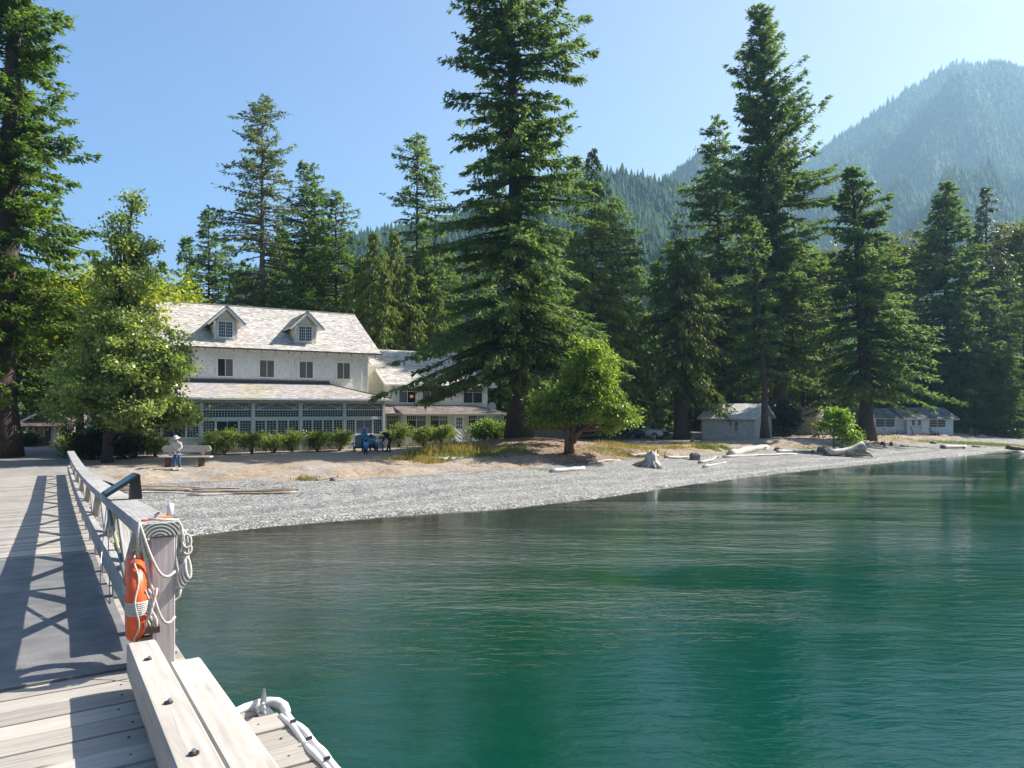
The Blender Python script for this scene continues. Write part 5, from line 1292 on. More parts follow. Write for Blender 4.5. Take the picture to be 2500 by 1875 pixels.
for (px_, Y, r_, h, lab, mt) in ((1180,58.2,1.1,1.95,"bright yellow green bush right of the porch steps",'brightbush'),(1222,58.8,1.15,1.7,"lower bright green bush beside the huge fir trunk",'brightbush'),
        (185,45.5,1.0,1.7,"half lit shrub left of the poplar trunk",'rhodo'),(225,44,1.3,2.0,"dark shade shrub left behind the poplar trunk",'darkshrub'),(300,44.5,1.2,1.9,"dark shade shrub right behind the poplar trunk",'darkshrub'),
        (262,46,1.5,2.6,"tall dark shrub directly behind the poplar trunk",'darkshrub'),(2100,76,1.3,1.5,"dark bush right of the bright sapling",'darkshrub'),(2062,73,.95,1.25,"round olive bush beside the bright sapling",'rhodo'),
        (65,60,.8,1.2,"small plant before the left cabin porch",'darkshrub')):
    b_ = base(px_, 1100, Y)
    broadleaf("shrub", lab, b_, [(0,0,h*.5,r_,r_*.8,h*.42,3),(.3*r_,0,h*.72,r_*.6,r_*.6,h*.25,1)], int(px_), mt, ls=.19, n=int(4200*r_), spread=.22, trunkr=.04, nc=int(70*r_), cat="shrub", shell=.75, asp=.5, limb=False, trunkpts=[[(0,0,-.1),(0,0,h*.6)]])
# -- grass clumps and litter
def grass(name, spots, mat, seed, label, hh=.35):
    r = np.random.default_rng(seed); Ps = []; Hs = []
    for (px_, py_, Y, sx, sy, n, hk) in spots:
        cx = (px_-1250)/FPX*Y; x = cx+r.normal(0, sx, n); y = Y+r.normal(0, sy, n); Ps.append(np.stack([x, y, height(x, y)], -1)); Hs.append(hh*hk*(.4+.9*r.random(n)))
    P = np.concatenate(Ps); l = np.concatenate(Hs); n = len(P)
    D = nrm(r.normal(0, .45, (n, 3))+[0, 0, 1]); S = nrm(np.cross(D, r.normal(0, 1, (n, 3)))); wd = l*.10+.012
    V = np.stack([P-S*wd[:, None]*.5, P+S*wd[:, None]*.5, P+D*l[:, None]], 1).reshape(-1, 3)
    o = np_mesh(name, V, np.arange(n*3).reshape(n, 3), M[mat], kind="stuff"); tag(o, label=label)
grass("dry_grass", [(1085,1125,48,1.0,.6,2600,1.9),(1130,1120,49.5,.8,.5,1500,1.2),(1010,1130,43.5,.9,.35,1700,.8),(1050,1135,42.5,.5,.3,500,.9),(1540,1095,54,1.1,.9,2600,.9),(1500,1108,51,.9,.5,900,.6),(1580,1100,53,.7,.6,900,.6),(1640,1090,58,1.2,.8,1100,.8),
     (745,1160,35.2,.30,.2,260,.7),(1230,1128,47,.8,.5,600,.5),(2010,1085,64,2.0,.6,900,.6),(2230,1068,78,3.0,1.0,900,.5),(2150,1075,72,2.0,.8,500,.5),(1700,1085,62,1.3,.6,800,.9)], 'grass', 5, "clumps of tall dry yellow grass along the bank edge")
grass("green_grass", [(1140,1132,46.5,1.0,.5,1500,.9),(1250,1120,48.5,.7,.5,1100,.8),(1465,1112,50,.8,.5,700,.5),(1725,1100,58,.5,.4,900,1.0),(1770,1095,60,.4,.3,500,.7),(1000,1130,44,.8,.3,900,.6),(2370,1068,78,3.4,.8,3500,.8),(2440,1068,79,1.5,.6,1200,.7),
     (1530,1115,50.5,.6,.4,500,.5),(1330,1140,42,.6,.3,250,.4),(2060,1078,68,1.0,.5,500,.5)], 'greengrass', 6, "low green grass tufts on the bank")
r = np.random.default_rng(9); n = 9000
x = np.concatenate([r.normal(4.8, 2.2, n//2), r.normal(1, 4.5, n//2)]); y = np.concatenate([r.normal(46.0, 1.6, n//2), r.normal(52, 4.5, n//2)])
ok = (ef(x, y)[1]-f0(ef(x, y)[0])-Bw(ef(x, y)[0])) > -.3; x = x[ok]; y = y[ok]; n = len(x)
P = np.stack([x, y, height(x, y)+.012], -1); D = nrm(r.normal(0, 1, (n, 3))*[1, 1, .25]); S = nrm(np.cross(D, r.normal(0, .3, (n, 3))+[0, 0, 1]))
V, F = quads(P, D, S, .05+.09*r.random(n), .03+.05*r.random(n)); tag(np_mesh("leaf_litter", V, F, M['litter'], kind="stuff"), label="rust brown fallen leaves below the madrone and the huge fir")
# ------------------------------------------------------------------ cabins
def cabin(label, org, rz, w_, dp, h, rise, wall, roof, gable_front=False, wins=(), trim=M['trim'], ov=.35, door=None, board=0.0, end_wins=(), ex=.15, name="cabin", wall2=None):
    c = empty(name, (org[0], org[1], gz(org[0], org[1])-.05 if org[1] < 130 else 0), rz); tag(c, label, "cabin")
    g = G(); g.box(.03, w_-.03, .03, dp-.03, -.3, h)
    if gable_front: g.prism([(.03,h),(w_-.03,h),(w_/2,h+rise-.06)], .03, dp-.03)
    else:
        n0 = len(g.v); g.prism([(.03,h),(dp-.03,h),(dp/2,h+rise-.06)], .03, w_-.03); g.v[n0:] = [(y, x, z) for x, y, z in g.v[n0:]]
    g.build("wall_core", wall, c)
    kw = dict(ex=ex, tabs=board, lift=.025)
    siding("front_siding", 0, w_, 0, 0, h, wall, c, **kw); 
    siding("side_siding", 0, dp, w_, 0, h, wall2 or wall, c, face=1, axis='y', **kw); siding("side_siding", 0, dp, 0, 0, h, wall2 or wall, c, face=-1, axis='y', **kw)
    if gable_front:
        siding("gable_siding", 0, w_, 0, h, h+rise-.1, wall, c, lim=lambda z: (w_/2*(z-h)/rise, w_-w_/2*(z-h)/rise), **kw)
        for s in (0, 1):
            xe = -ov if s == 0 else w_+ov; ze = h-ov*rise/(w_/2); xm = w_/2
            A, B_, Cc, D_ = ((xe,dp+ov,ze),(xe,-ov,ze),(xm,-ov,h+rise),(xm,dp+ov,h+rise))
            slab("roof_deck", A, B_, Cc, D_, .07, trim, c); shingle_slope("roof", A, B_, Cc, D_, roof, c, .35, .25)
            g = G(); g.beam((xe,-ov-.02,ze-.06),(xm,-ov-.02,h+rise-.06), .05, .15); g.build("rake_board", trim, c)
    else:
        siding("gable_siding", 0, dp, w_, h, h+rise-.1, wall2 or wall, c, face=1, axis='y', lim=lambda z: (dp/2*(z-h)/rise, dp-dp/2*(z-h)/rise), **kw)
        siding("gable_siding", 0, dp, 0, h, h+rise-.1, wall2 or wall, c, face=-1, axis='y', lim=lambda z: (dp/2*(z-h)/rise, dp-dp/2*(z-h)/rise), **kw)
        ze = h-ov*rise/(dp/2)
        for ye in (-ov, dp+ov):
            A, B_, Cc, D_ = ((-ov,ye,ze),(w_+ov,ye,ze),(w_+ov,dp/2,h+rise),(-ov,dp/2,h+rise))
            slab("roof_deck", A, B_, Cc, D_, .07, trim, c); shingle_slope("roof", A, B_, Cc, D_, roof, c, .35, .25)
            g = G(); g.beam((w_+ov+.02,ye,ze-.06),(w_+ov+.02,dp/2,h+rise-.06), .05, .14); g.build("rake_board", trim, c)
    for (x, z, ww, hh, cols, rows, gl) in wins: window(c, x, -.025, z, ww, hh, gl, cols, rows, .07)
    for (y, z, ww, hh) in end_wins:
        g = G(); g.box(w_+.027, w_+.06, y-ww/2-.06, y+ww/2+.06, z-.06, z+hh+.06); wq = g.build("window", trim, c)
        g = G(); g.box(w_+.061, w_+.066, y-ww/2, y+ww/2, z, z+hh); g.build("pane", M['glass'], wq)
    if door: 
        g = G(); g.box(door-.42, door+.42, -.06, -.027, .05, 1.95); dq = g.build("door", trim, c); g = G(); g.box(door+.30, door+.35, -.10, -.061, 1.0, 1.05); g.build("handle", M['black'], dq)
    return c
M['plaindark'] = simple("dark_glass", (.10,.11,.115), .1, (.06,.065,.07), 2, spec=.8)
cabin("pale grey shingled cabin with a streaked white metal roof left of the tall pointed fir", (19.66, 73.54), -math.radians(35), 5.3, 6.6, 2.35, 1.4, M['cabinpaint'], M['metalroof'], wins=[(3.6,.95,.45,.95,1,2,M['plaindark'])], end_wins=[(4.0,1.0,.8,.9)], board=.35, ex=.2)
cabin("small pale cabin with a brown shingle roof half hidden behind the holly shrub", (34.0, 88.5), math.atan2(-4.5, 4), 4.2, 4.6, 2.4, 1.1, M['cabinpaint'], M['brownroof2'], board=.35, ex=.2)
x_, y_, _ = at(1955, 1063, 87)
cabin("narrow cream cabin whose plain gable faces the lake, beside the bright sapling", (x_, y_), -.12, 3.1, 5, 2.55, .85, M['cabinpaint'], M['greyroof'], gable_front=True, board=.16, ex=.15, trim=M['cream'], ov=.25)
x_, y_, _ = at(2030, 1061, 91)
cabin("brown taupe cabin with its gable behind the dense fir trunk", (x_, y_), .0, 5.0, 5, 2.2, 1.15, M['taupe'], M['greyroof'], gable_front=True, trim=M['taupe'], ov=.3, ex=.18)
x_, y_, _ = at(2123, 1060, 89)
cabin("pale blue cabin with one wide gridded window, second from the right", (x_, y_), .02, 4.45, 5.5, 2.2, 1.15, M['bluepaint'], M['greyroof'], wins=[(1.95,1.0,2.4,.95,2,3,M['plaindark'])], wall2=M['taupe'], ex=.18, ov=.4)
x_, y_, _ = at(2214, 1060, 88.6)
cabin("rightmost pale blue cabin with two small windows and a wide one", (x_, y_), .03, 5.9, 5.5, 2.2, 1.25, M['bluepaint'], M['greyroof'], wins=[(.78,1.25,.36,.66,1,2,M['plaindark']),(1.58,1.25,.36,.66,1,2,M['plaindark']),(3.85,1.02,2.05,.9,2,3,M['plaindark'])], ex=.18, ov=.45, door=2.32)
x_, y_, _ = at(36, 1090, 61)
cb = cabin("small brown roofed cabin with a posted porch at the far left under the firs", (x_, y_+1.5), .0, 4.0, 5, 2.3, 1.0, M['taupe'], M['brownroof'], gable_front=True, wins=[(1.1,.8,.9,1.1,2,2,M['plaindark'])], ov=.35, door=2.6, board=.3)
slab("porch_roof_deck", (-.4,-1.6,1.75), (5.2,-1.6,1.75), (5.2,-.05,2.25), (-.4,-.05,2.25), .07, M['taupe'], cb); shingle_slope("porch_roof", (-.4,-1.6,1.75), (5.2,-1.6,1.75), (5.2,-.05,2.25), (-.4,-.05,2.25), M['brownroof'], cb)
for xx in (.0, 1.0, 3.4):
    g = G(); g.box(xx-.06, xx+.06, -1.5, -1.38, 0, 1.72); g.build("porch_post", M['trim'], cb)
fl = empty("striped_flag", (x_+4.6, y_-.2, 0)); tag(fl, "small red and white striped flag hanging beside the left cabin porch", "flag")
for q in range(6):
    g = G(); g.hexa([(q*.10,0,1.45-.02*q),(q*.10+.10,.02,1.43-.02*q),(q*.10+.10,.03,1.43-.02*q),(q*.10,.01,1.45-.02*q),(q*.10,0,1.78),(q*.10+.10,.02,1.78),(q*.10+.10,.03,1.78),(q*.10,.01,1.78)])
    g.build("stripe", M['redstripe'] if q % 2 else M['white'], fl)
g = G(); g.tube([(-.05,0,1.79),(.7,.03,1.79)], .015, 6); g.build("flagpole", M['trim'], fl)
b_ = base(138, 1092, 58); g = G(); g.box(-.08,.08,-.08,.08,-.1,.75); g.lathe([(.10,.75),(.02,.84)], n=8); o = g.build("marker_post", M['cord2']); o.location = b_; tag(o, "short orange wooden post beside the left cabin", "post")
b_ = base(1592, 1072, 70); g = G(); g.lathe([(.10,-.1),(.11,.3),(.15,.32),(.15,.38),(.11,.42),(.10,.52),(.04,.58)], n=10); o = g.build("hydrant", M['cord2'], None, True); o.location = b_; tag(o, "faded orange hydrant beside the mossy cedar", "hydrant")
b_ = base(1690, 1072, 69); g = G(); g.box(-.17,.17,-.17,.17,-.1,.36); g.box(-.19,.19,-.19,.19,.36,.40); o = g.build("utility_box", M['brownroof2']); o.location = b_; tag(o, "small brown utility box left of the first cabin", "box")
b_ = base(1599, 1078, 66); g = G(); g.box(-.04,.04,-.04,.04,-.1,.75); g.box(-.06,.06,-.05,-.04,.5,.72); o = g.build("sign_post", M['steel']); o.location = b_; tag(o, "thin grey marker post before the white car", "post")
# low board fence behind the madrone
fn = empty("board_fence", (at(1300,1080,70)[0], 70, gz(2, 70)), .03); tag(fn, "low brown board fence behind the madrone trunk", "fence")
for q in range(5): g = G(); g.box(0, 4.2, 0, .03, .05+.2*q, .235+.2*q); g.build("board", M['taupe'], fn)
for q in range(4): g = G(); g.box(.1+1.3*q, .2+1.3*q, .035, .12, -.2, 1.1); g.build("fence_post", M['taupe'], fn)
gd = empty("dish", at(1200, 993, 68.5)); tag(gd, "pale round satellite dish behind the right end of the wing", "dish")
g = G(); g.lathe([(.02,0),(.25,.03),(.42,.10),(.43,.115),(.25,.06)], n=16); o = g.build("bowl", M['lattice'], gd, True); o.rotation_euler = (math.radians(80),0,.3)
g = G(); g.tube([(0,.1,0),(0,.12,-3.4)], .03, 8); g.build("mast", M['steel'], gd)

# ------------------------------------------------------------------ cars
def car(label, loc, rz, paint, L=4.6, W=1.82, H=1.66, rack=False):
    c = empty("parked_car", loc, rz); tag(c, label, "car", "cars parked behind the beach")
    # side profile (x forward), lofted across the width with tumblehome
    low = [(-.5,.26),(-.5,.62),(-.47,.95),(.16,1.0),(.24,1.01),(.45,.86),(.5,.68),(.5,.28)]
    g = G(); ys = [-.5,-.44,0,.44,.5]; P = []
    for yv in ys:
        k_ = .93 if abs(yv) > .45 else 1
        for x, z in low: P.append((x*L*(.985 if abs(yv) > .45 else 1), yv*W, z*H/1.66*k_ if z > .5 else z*H/1.66))
    n = len(low); F = [(i*n+j, i*n+(j+1) % n, (i+1)*n+(j+1) % n, (i+1)*n+j) for i in range(4) for j in range(n)]+[tuple(range(n-1,-1,-1)), tuple(4*n+j for j in range(n))]
    g.add(P, F); g.build("body", paint, c, True)
    cab = [(-.455,.96),(-.40,1.48),(-.30,1.62),(.0,1.65),(.08,1.58),(.235,1.0)]
    g = G(); P = []
    for yv, k_ in ((-.47,0),(-.40,1),(.40,1),(.47,0)):
        for x, z in cab: P.append((x*L, (yv if z < 1.1 else yv*.84)*W, (z-.02*(1-k_))*H/1.66))
    n = len(cab); g.add(P, [(i*n+j, i*n+(j+1) % n, (i+1)*n+(j+1) % n, (i+1)*n+j) for i in range(3) for j in range(n)]+[tuple(range(n-1,-1,-1)), tuple(3*n+j for j in range(n))])
    g.build("cabin_shell", paint, c, True)
    hz_ = H/1.66
    for s in (-1, 1):
        for (x0, x1, t0, t1) in ((-.43,-.20,-.37,-.20),(-.185,.0,-.185,-.0),(.015,.20,.015,.075)):
            g = G(); yb, yt = s*(.472*W+.012), s*(.40*W+.012)
            g.add([(x0*L,yb,1.04*hz_),(x1*L,yb,1.04*hz_),(t1*L,yt,1.50*hz_),(t0*L,yt,1.50*hz_),(x0*L,yb-s*.02,1.04*hz_),(x1*L,yb-s*.02,1.04*hz_),(t1*L,yt-s*.02,1.50*hz_),(t0*L,yt-s*.02,1.50*hz_)],
                  [(0,1,2,3),(7,6,5,4),(0,4,5,1),(1,5,6,2),(2,6,7,3),(3,7,4,0)]); g.build("side_window", M['carglass'], c)
        g = G(); g.box(.10*L,.14*L,s*W*.5,s*(W*.5+.14),1.02*hz_,1.14*hz_) if s > 0 else g.box(.10*L,.14*L,s*(W*.5+.14),s*W*.5,1.02*hz_,1.14*hz_); g.build("mirror", paint, c)
        for xw in (-.30, .31):
            g = G(); yc = s*(W/2-.10); g.tube([(xw*L,yc-s*.12,.34),(xw*L,yc+s*.115,.34)], .34, 18); wq = g.build("wheel", M['tyre'], c)
            g = G(); g.tube([(xw*L,yc+s*.116,.34),(xw*L,yc+s*.128,.34)], .21, 12); g.build("rim", M['steel'], wq)
    g = G(); g.add([(.085*L,-.37*W,1.53*hz_),(.085*L,.37*W,1.53*hz_),(.232*L,.43*W,1.04*hz_),(.232*L,-.43*W,1.04*hz_),(.095*L,-.37*W,1.545*hz_),(.095*L,.37*W,1.545*hz_),(.245*L,.43*W,1.05*hz_),(.245*L,-.43*W,1.05*hz_)],
          [(3,2,1,0),(4,5,6,7),(0,1,5,4),(1,2,6,5),(2,3,7,6),(3,0,4,7)]); g.build("windscreen", M['carglass'], c)
    g = G(); g.box(.497*L,.508*L,-.24*W,.24*W,.50,.72); g.build("grille", M['black'], c)
    for s in (-1, 1):
        g = G(); g.box(.475*L,.506*L,min(s*.28*W,s*.44*W),max(s*.28*W,s*.44*W),.66,.78); g.build("headlight", M['doorglass'], c)
    g = G(); g.box(.495*L,.512*L,-.46*W,.46*W,.26,.42); g.build("bumper", M['black'], c)
    if rack:
        for yv in (-.33,.33): g = G(); g.tube([(-.33*L,yv*W,1.70*hz_),(.0*L,yv*W,1.70*hz_)], .025, 6); g.build("roof_bar", M['black'], c)
        g = G(); g.box(-.22*L,.03*L,-.30*W,.30*W,1.74*hz_,1.88*hz_); g.build("roof_box", M['black'], c)
b_ = base(1577, 1068, 77); car("white sport utility car parked nose to the lake beyond the madrone", (b_[0], b_[1], b_[2]), -.62, M['carwhite'], 4.6)
b_ = base(1546, 1068, 84); car("silver car with a black roof box behind the white one", (b_[0], b_[1], b_[2]), -.55, M['cargrey'], 4.6, rack=True)
b_ = base(1522, 1070, 77); car("dark navy car half hidden by the madrone leaves", (b_[0], b_[1], b_[2]), -.5, M['carblue'], 4.6)

# ------------------------------------------------------------------ driftwood, stump, rocks
def log(label, p0, p1, r0, r1, mat='drift', seed=0, name="driftwood_log", group=None, n=9, bend=.05, flat=.7, stubs=2, sink=.25, zoff=0):
    rr = random.Random(seed); P0 = Vector((p0[0], p0[1], 0)); P1 = Vector((p1[0], p1[1], 0)); d = (P1-P0); L_ = d.length; sd_ = Vector((-d.y, d.x, 0)).normalized()
    o = empty(name, (p0[0], p0[1], gz(*p0)), math.atan2(d.y, d.x)); tag(o, label, "log", group)
    g = G(); pts = []; rad = []
    for i in range(n):
        t = i/(n-1); q = P0+d*t; z = gz(q.x, q.y)-gz(*p0)
        r_ = (r0+(r1-r0)*t)*(1+rr.uniform(-.13,.13)); pts.append((t*L_, bend*L_*math.sin(t*3.1+seed)+rr.uniform(-.03,.03), z+r_*flat*(1-sink)+zoff)); rad.append(r_)
    g.tube(pts, rad, 9, jit=.16, rng=rr); g.v = [(x, y, z) for x, y, z in g.v]; g.build("trunk", M[mat], o, True)
    for q in range(stubs):
        t = rr.uniform(.25,.9); i = int(t*(n-1)); p = Vector(pts[i]); e = p+Vector((rr.uniform(.1,.5), rr.uniform(-.5,.5), rr.uniform(.05,.25)))*(.5+r0*2)
        g = G(); g.tube([p, p.lerp(e,.6), e], [r1*.6+.02, r1*.35+.012, .012], 6, jit=.15, rng=rr); g.build("branch_stub", M[mat], o, True)
    return o
def G2(px_, py_, Y): x, y, z = at(px_, py_, Y); return (x, y)
# the bundle of long poles along the dirt edge at the left
LAB = "thin weathered pole in the row of poles lying between dirt and pebbles at the left"
for i in range(11):
    rr = random.Random(i+40); Y0 = 30.7+.24*(i % 6)+rr.uniform(-.1,.1); x0 = -17.4+(i//6)*3.6+rr.uniform(-.8,.6); L_ = rr.uniform(3.2, 5.4)
    log(LAB, (x0, Y0), (x0+L_*.965, Y0+L_*.22+rr.uniform(-.25,.25)), .065, .04, 'driftdark' if i % 3 else 'drift', i, group="weathered poles along the dirt edge", stubs=0, bend=.015, zoff=.03*(i % 3))
log("short white log lying alone on the pebbles before the madrone", G2(1346,1142,41.2), G2(1425,1132,43.6), .15, .12, seed=3)
log("small pale log on the dry grass edge below the huge fir", G2(1078,1142,43.5), G2(1120,1138,44), .13, .09, seed=4, stubs=1)
log("thin dark stick pile among pebbles left of the grass clump", G2(770,1164,35), G2(840,1160,35.8), .06, .035, 'driftdark', 5, stubs=3)
log("low forked twig log at the dirt edge below the lodge", G2(640,1170,33.5), G2(700,1166,34.2), .035, .02, 'driftdark', 6, stubs=2)
log("flat pale log lying along the litter behind the white log", G2(1440,1128,45.5), G2(1510,1118,48.5), .09, .07, seed=7)
log("long white log left behind the weathered stump", G2(1540,1113,50.5), G2(1605,1112,51.5), .16, .11, seed=8)
log("long white log right behind the weathered stump", G2(1625,1113,51), G2(1688,1108,52.5), .15, .10, seed=9)
log("white pole slanting from the square rock toward the water, upper one", G2(1702,1126,49.5), G2(1754,1108,54), .12, .07, seed=10)
log("white pole lying nearer the water below the square rock", G2(1710,1134,47.5), G2(1780,1119,51), .10, .06, seed=11)
log("broad bleached log slab, thickest of the white logs below the cabins", G2(1775,1112,55), G2(1878,1098,61), .30, .34, seed=12, stubs=1)
log("long thin bleached log in front of the broad slab", G2(1772,1116,53.6), G2(1940,1106,58.5), .13, .10, seed=13)
log("short bleached log beside the root end of the long thin log", G2(1900,1104,59.5), G2(1942,1103,60.5), .17, .12, seed=14)
log("flat sun bleached slab low on the far right beach", G2(2303,1079,71), G2(2353,1076,73.5), .24, .17, seed=15)
log("dark reddish log at the right edge of the beach", G2(2458,1072,75), G2(2520,1072,76), .26, .22, 'logbrown', 16)
log("pale log at the right edge in front of the dark one", G2(2480,1079,72), G2(2540,1077,73), .18, .14, seed=17)
# big driftwood trunk with a flared root end
bd = empty("driftwood", (*G2(2020,1098,59.5), gz(*G2(2020,1098,59.5))), .12); tag(bd, "massive driftwood trunk with an upturned dark root end on the beach", "log")
rr = random.Random(2); g = G(); g.tube([(0,0,.30),(.6,0,.30),(1.4,.1,.32),(2.2,.15,.42),(2.9,.1,.62),(3.3,.0,.85)], [.30,.28,.27,.30,.38,.42], 11, jit=.14, rng=rr); g.build("trunk", M['drift'], bd, True)
for (a_, b2, c_) in (((2.7,0,.6),(3.3,-.2,.95),(3.55,-.25,1.22)),((2.6,0,.5),(3.3,.2,.8),(3.6,.3,1.05)),((2.6,-.1,.4),(3.4,-.4,.15),(3.75,-.5,-.1)),((2.4,-.1,.4),(3.2,-.3,.35),(3.6,-.35,.25)),((1.6,-.1,.25),(2.6,-.35,.12),(3.5,-.6,.0)),((2.8,.1,.5),(3.5,.3,.4),(3.8,.3,.2))):
    g = G(); g.tube([a_, b2, c_], [.24,.17,.06], 8, jit=.25, rng=rr); g.build("root", M['driftdark'], bd, True)
g = G(); g.tube([(-.25,-.1,.22),(.05,-.1,.25)], [.30,.26], 10, jit=.15, rng=rr); g.build("broken_end", M['rock'], bd, True)
# stump
sp_ = empty("driftwood_stump", (*G2(1592,1142,46.2), gz(*G2(1592,1142,46.2)))); tag(sp_, "weathered tree stump with flared roots standing on the pebbles", "stump")
rr = random.Random(5); g = G()
prof = [(.62,-.15),(.50,.12),(.38,.42),(.31,.75),(.27,1.02)]
nS = 20; V = []
for i, (r_, z) in enumerate(prof):
    for k_ in range(nS):
        a_ = 6.283*k_/nS; f_ = 1+(.34*math.sin(a_*5+.4)+.18*math.sin(a_*9))*(1-i/5)+.08*math.sin(a_*13+i)
        V.append((r_*f_*math.cos(a_)-.10*(1-i/4), r_*f_*math.sin(a_)*.85, z+(.13*math.sin(a_*3+1)+.08*math.sin(a_*7) if i == 4 else 0)))
F = [(i*nS+k_, i*nS+(k_+1) % nS, (i+1)*nS+(k_+1) % nS, (i+1)*nS+k_) for i in range(4) for k_ in range(nS)]; V.append((0,0,.72)); F += [(4*nS+k_, 4*nS+(k_+1) % nS, 5*nS) for k_ in range(nS)]
g.add(V, F); g.build("bole", M['drift'], sp_, True)
for (e_, r_) in (((-1.25,-.15,.04),.15),((-1.4,.25,.08),.13),((-.9,-.5,0),.14),((.45,-.62,-.03),.17),((.62,-.2,.0),.16),((.1,-.75,-.04),.13),((.6,.4,.25),.14)):
    g = G(); e = Vector(e_); m_ = e*.55+Vector((0,0,.22)); g.tube([(0,0,.45), m_, e], [.22, r_, .035], 8, jit=.18, rng=rr); g.build("root", M['drift'] if e_[0] > 0 else M['driftdark'], sp_, True)
def rock(label, px_, py_, Y, w_, h_, seed, mat='rock', group=None, boxy=0.0):
    rr = random.Random(seed); x, y = G2(px_, py_, Y); g = G(); n = 9; V = []
    for i, (q, z) in enumerate(((.85,-.2),(1,.15),(.92,.6),(.62,.95))):
        for k_ in range(n):
            a_ = 6.283*k_/n; e_ = (abs(math.cos(a_))**4+abs(math.sin(a_))**4)**-.25 if boxy else 1
            f_ = q*(1+rr.uniform(-.13,.13))*e_; V.append((w_/2*f_*math.cos(a_), w_/2*f_*math.sin(a_)*.8, z*h_+rr.uniform(-.06,.06)*h_))
    F = [(i*n+k_, i*n+(k_+1) % n, (i+1)*n+(k_+1) % n, (i+1)*n+k_) for i in range(3) for k_ in range(n)]+[tuple(3*n+k_ for k_ in range(n))]
    g.add(V, F); o = g.build("rock", M[mat], None, not boxy); o.location = (x, y, gz(x, y)); tag(o, label, "rock", group)
rock("squarish grey block of stone at the head of the white poles", 1696, 1120, 51.5, .78, .52, 1, boxy=1)
for i, (px_, py_, Y, w_, h_, lab) in enumerate(((1899,1100,61,.7,.3,"dark rounded rock beside the bleached slab"),(2004,1094,62,.75,.45,"dark rock with a pale side left of the massive driftwood trunk"),(1985,1096,61,.45,.25,"low rock among sticks left of the dark rock"),
   (2156,1078,71,.6,.42,"brown rock, tallest of the row on the grass edge before the blue cabins"),(2160,1084,69,.5,.2,"flat dark stone below the tall brown rock"),(2176,1078,71,.35,.4,"narrow brown rock right of the tall brown rock"),(2203,1080,70.5,.5,.2,"low dark rock before the blue cabins' grass edge"),
   (2217,1080,70.5,.3,.15,"small dark stone right of the low dark rock"),(2133,1077,71.5,.25,.16,"small rock left of the tall brown rock"),(2278,1069,76,.7,.26,"mossy rock up on the dirt before the rightmost cabin"),(2305,1079,71,.55,.3,"dark rock at the left end of the bleached slab"),
   (2353,1077,72,.25,.2,"dark stone at the right end of the bleached slab"),(2382,1073,75,.9,.18,"flat dark rock on the green grass at the far right"),(2161,1107,56,.25,.12,"lone dark stone on the open pebbles below the cabins"),(2376,1096,63,.3,.10,"lone flat stone on the far right pebbles"),
   (813,1163,35,.32,.16,"dark rock beside the stick pile"),(2056,1084,67,.4,.2,"rust coloured stone before the bright sapling"))):
    rock(lab, px_, py_, Y, w_, h_, 30+i, 'rock' if i not in (3, 5) else 'brownrock')
b_ = base(2087, 1068, 78); g = G(); g.lathe([(.42,-.1),(.40,.35),(.36,.38)], n=14); o = g.build("cut_stump", M['picnic'], None, False); o.location = b_; tag(o, "low round cut stump seat left of the picnic table", "stump")

# ------------------------------------------------------------------ furniture
def chair(label, loc, rz, mat, s=1.0, group="slatted garden chairs"):
    c = empty("garden_chair", loc, rz); c.scale = (s,s,s); tag(c, label, "chair", group)
    for q in range(5):
        g = G(); x = -.24+.12*q; h = .98+.10*math.cos((q-2)*.7); g.hexa([(x-.054,.25,.22),(x+.054,.25,.22),(x+.054,.275,.22),(x-.054,.275,.22),(x-.054,.52,h),(x+.054,.52,h),(x+.054,.545,h),(x-.054,.545,h)]); g.build("back_slat", mat, c)
    for q in range(5):
        g = G(); g.box(-.28,.28,-.30+.115*q,-.195+.115*q,.37-.035*q,.392-.035*q); g.build("seat_slat", mat, c)
    for s_ in (-1, 1):
        g = G(); g.box(s_*.36-.07,s_*.36+.07,-.38,.42,.56,.585); g.build("arm", mat, c)
        g = G(); g.box(s_*.32-.02,s_*.32+.02,-.34,-.22,0,.56); g.build("leg", mat, c)
        g = G(); g.hexa([(s_*.30-.02,-.3,.26),(s_*.30+.02,-.3,.26),(s_*.30+.02,.60,.0),(s_*.30-.02,.60,.0),(s_*.30-.02,-.3,.37),(s_*.30+.02,-.3,.37),(s_*.30+.02,.60,.12),(s_*.30-.02,.60,.12)]); g.build("leg", mat, c)
    return c
def picnic(label, loc, rz, mat, s=1.0):
    c = empty("picnic_table", loc, rz); c.scale = (s,s,s); tag(c, label, "table", "picnic tables before the cabins")
    for q in range(5): g = G(); g.box(-.9,.9,-.36+.145*q,-.225+.145*q,.72,.76); g.build("top_plank", mat, c)
    for s_ in (-1, 1):
        g = G(); g.box(-.9,.9,s_*.72-.13,s_*.72+.13,.42,.46); g.build("bench_plank", mat, c)
        for xx in (-.65,.65): g = G(); g.beam((xx,s_*.26,.72),(xx,s_*.66,0), .06, .10); g.build("leg", mat, c)
    for xx in (-.65,.65): g = G(); g.box(xx-.025,xx+.025,-.8,.8,.34,.42); g.build("cross_beam", mat, c)
chair("maroon slatted garden chair beside a picnic table, left of the sapling", base(1992,1068,79), 1.1, M['maroon'])
picnic("brown picnic table behind the sapling's thin trunk", base(2012,1066,80), .3, M['picnic'])
picnic("brown picnic table in front of the pale blue cabin's left corner", base(2113,1064,82), .5, M['picnic'])
chair("left one of the two grey garden chairs before the wide window", base(2143,1065,83), .15, M['greychair']); chair("right one of the two grey garden chairs before the wide window", base(2168,1065,83), .15, M['greychair'])
picnic("dark picnic table right of the two grey chairs", base(2186,1063,85), .2, M['black'], .9)
chair("tall grey chair seen from the side by the rightmost cabin's small windows", base(2236,1061,85), 1.4, M['greychair'], 1.05)
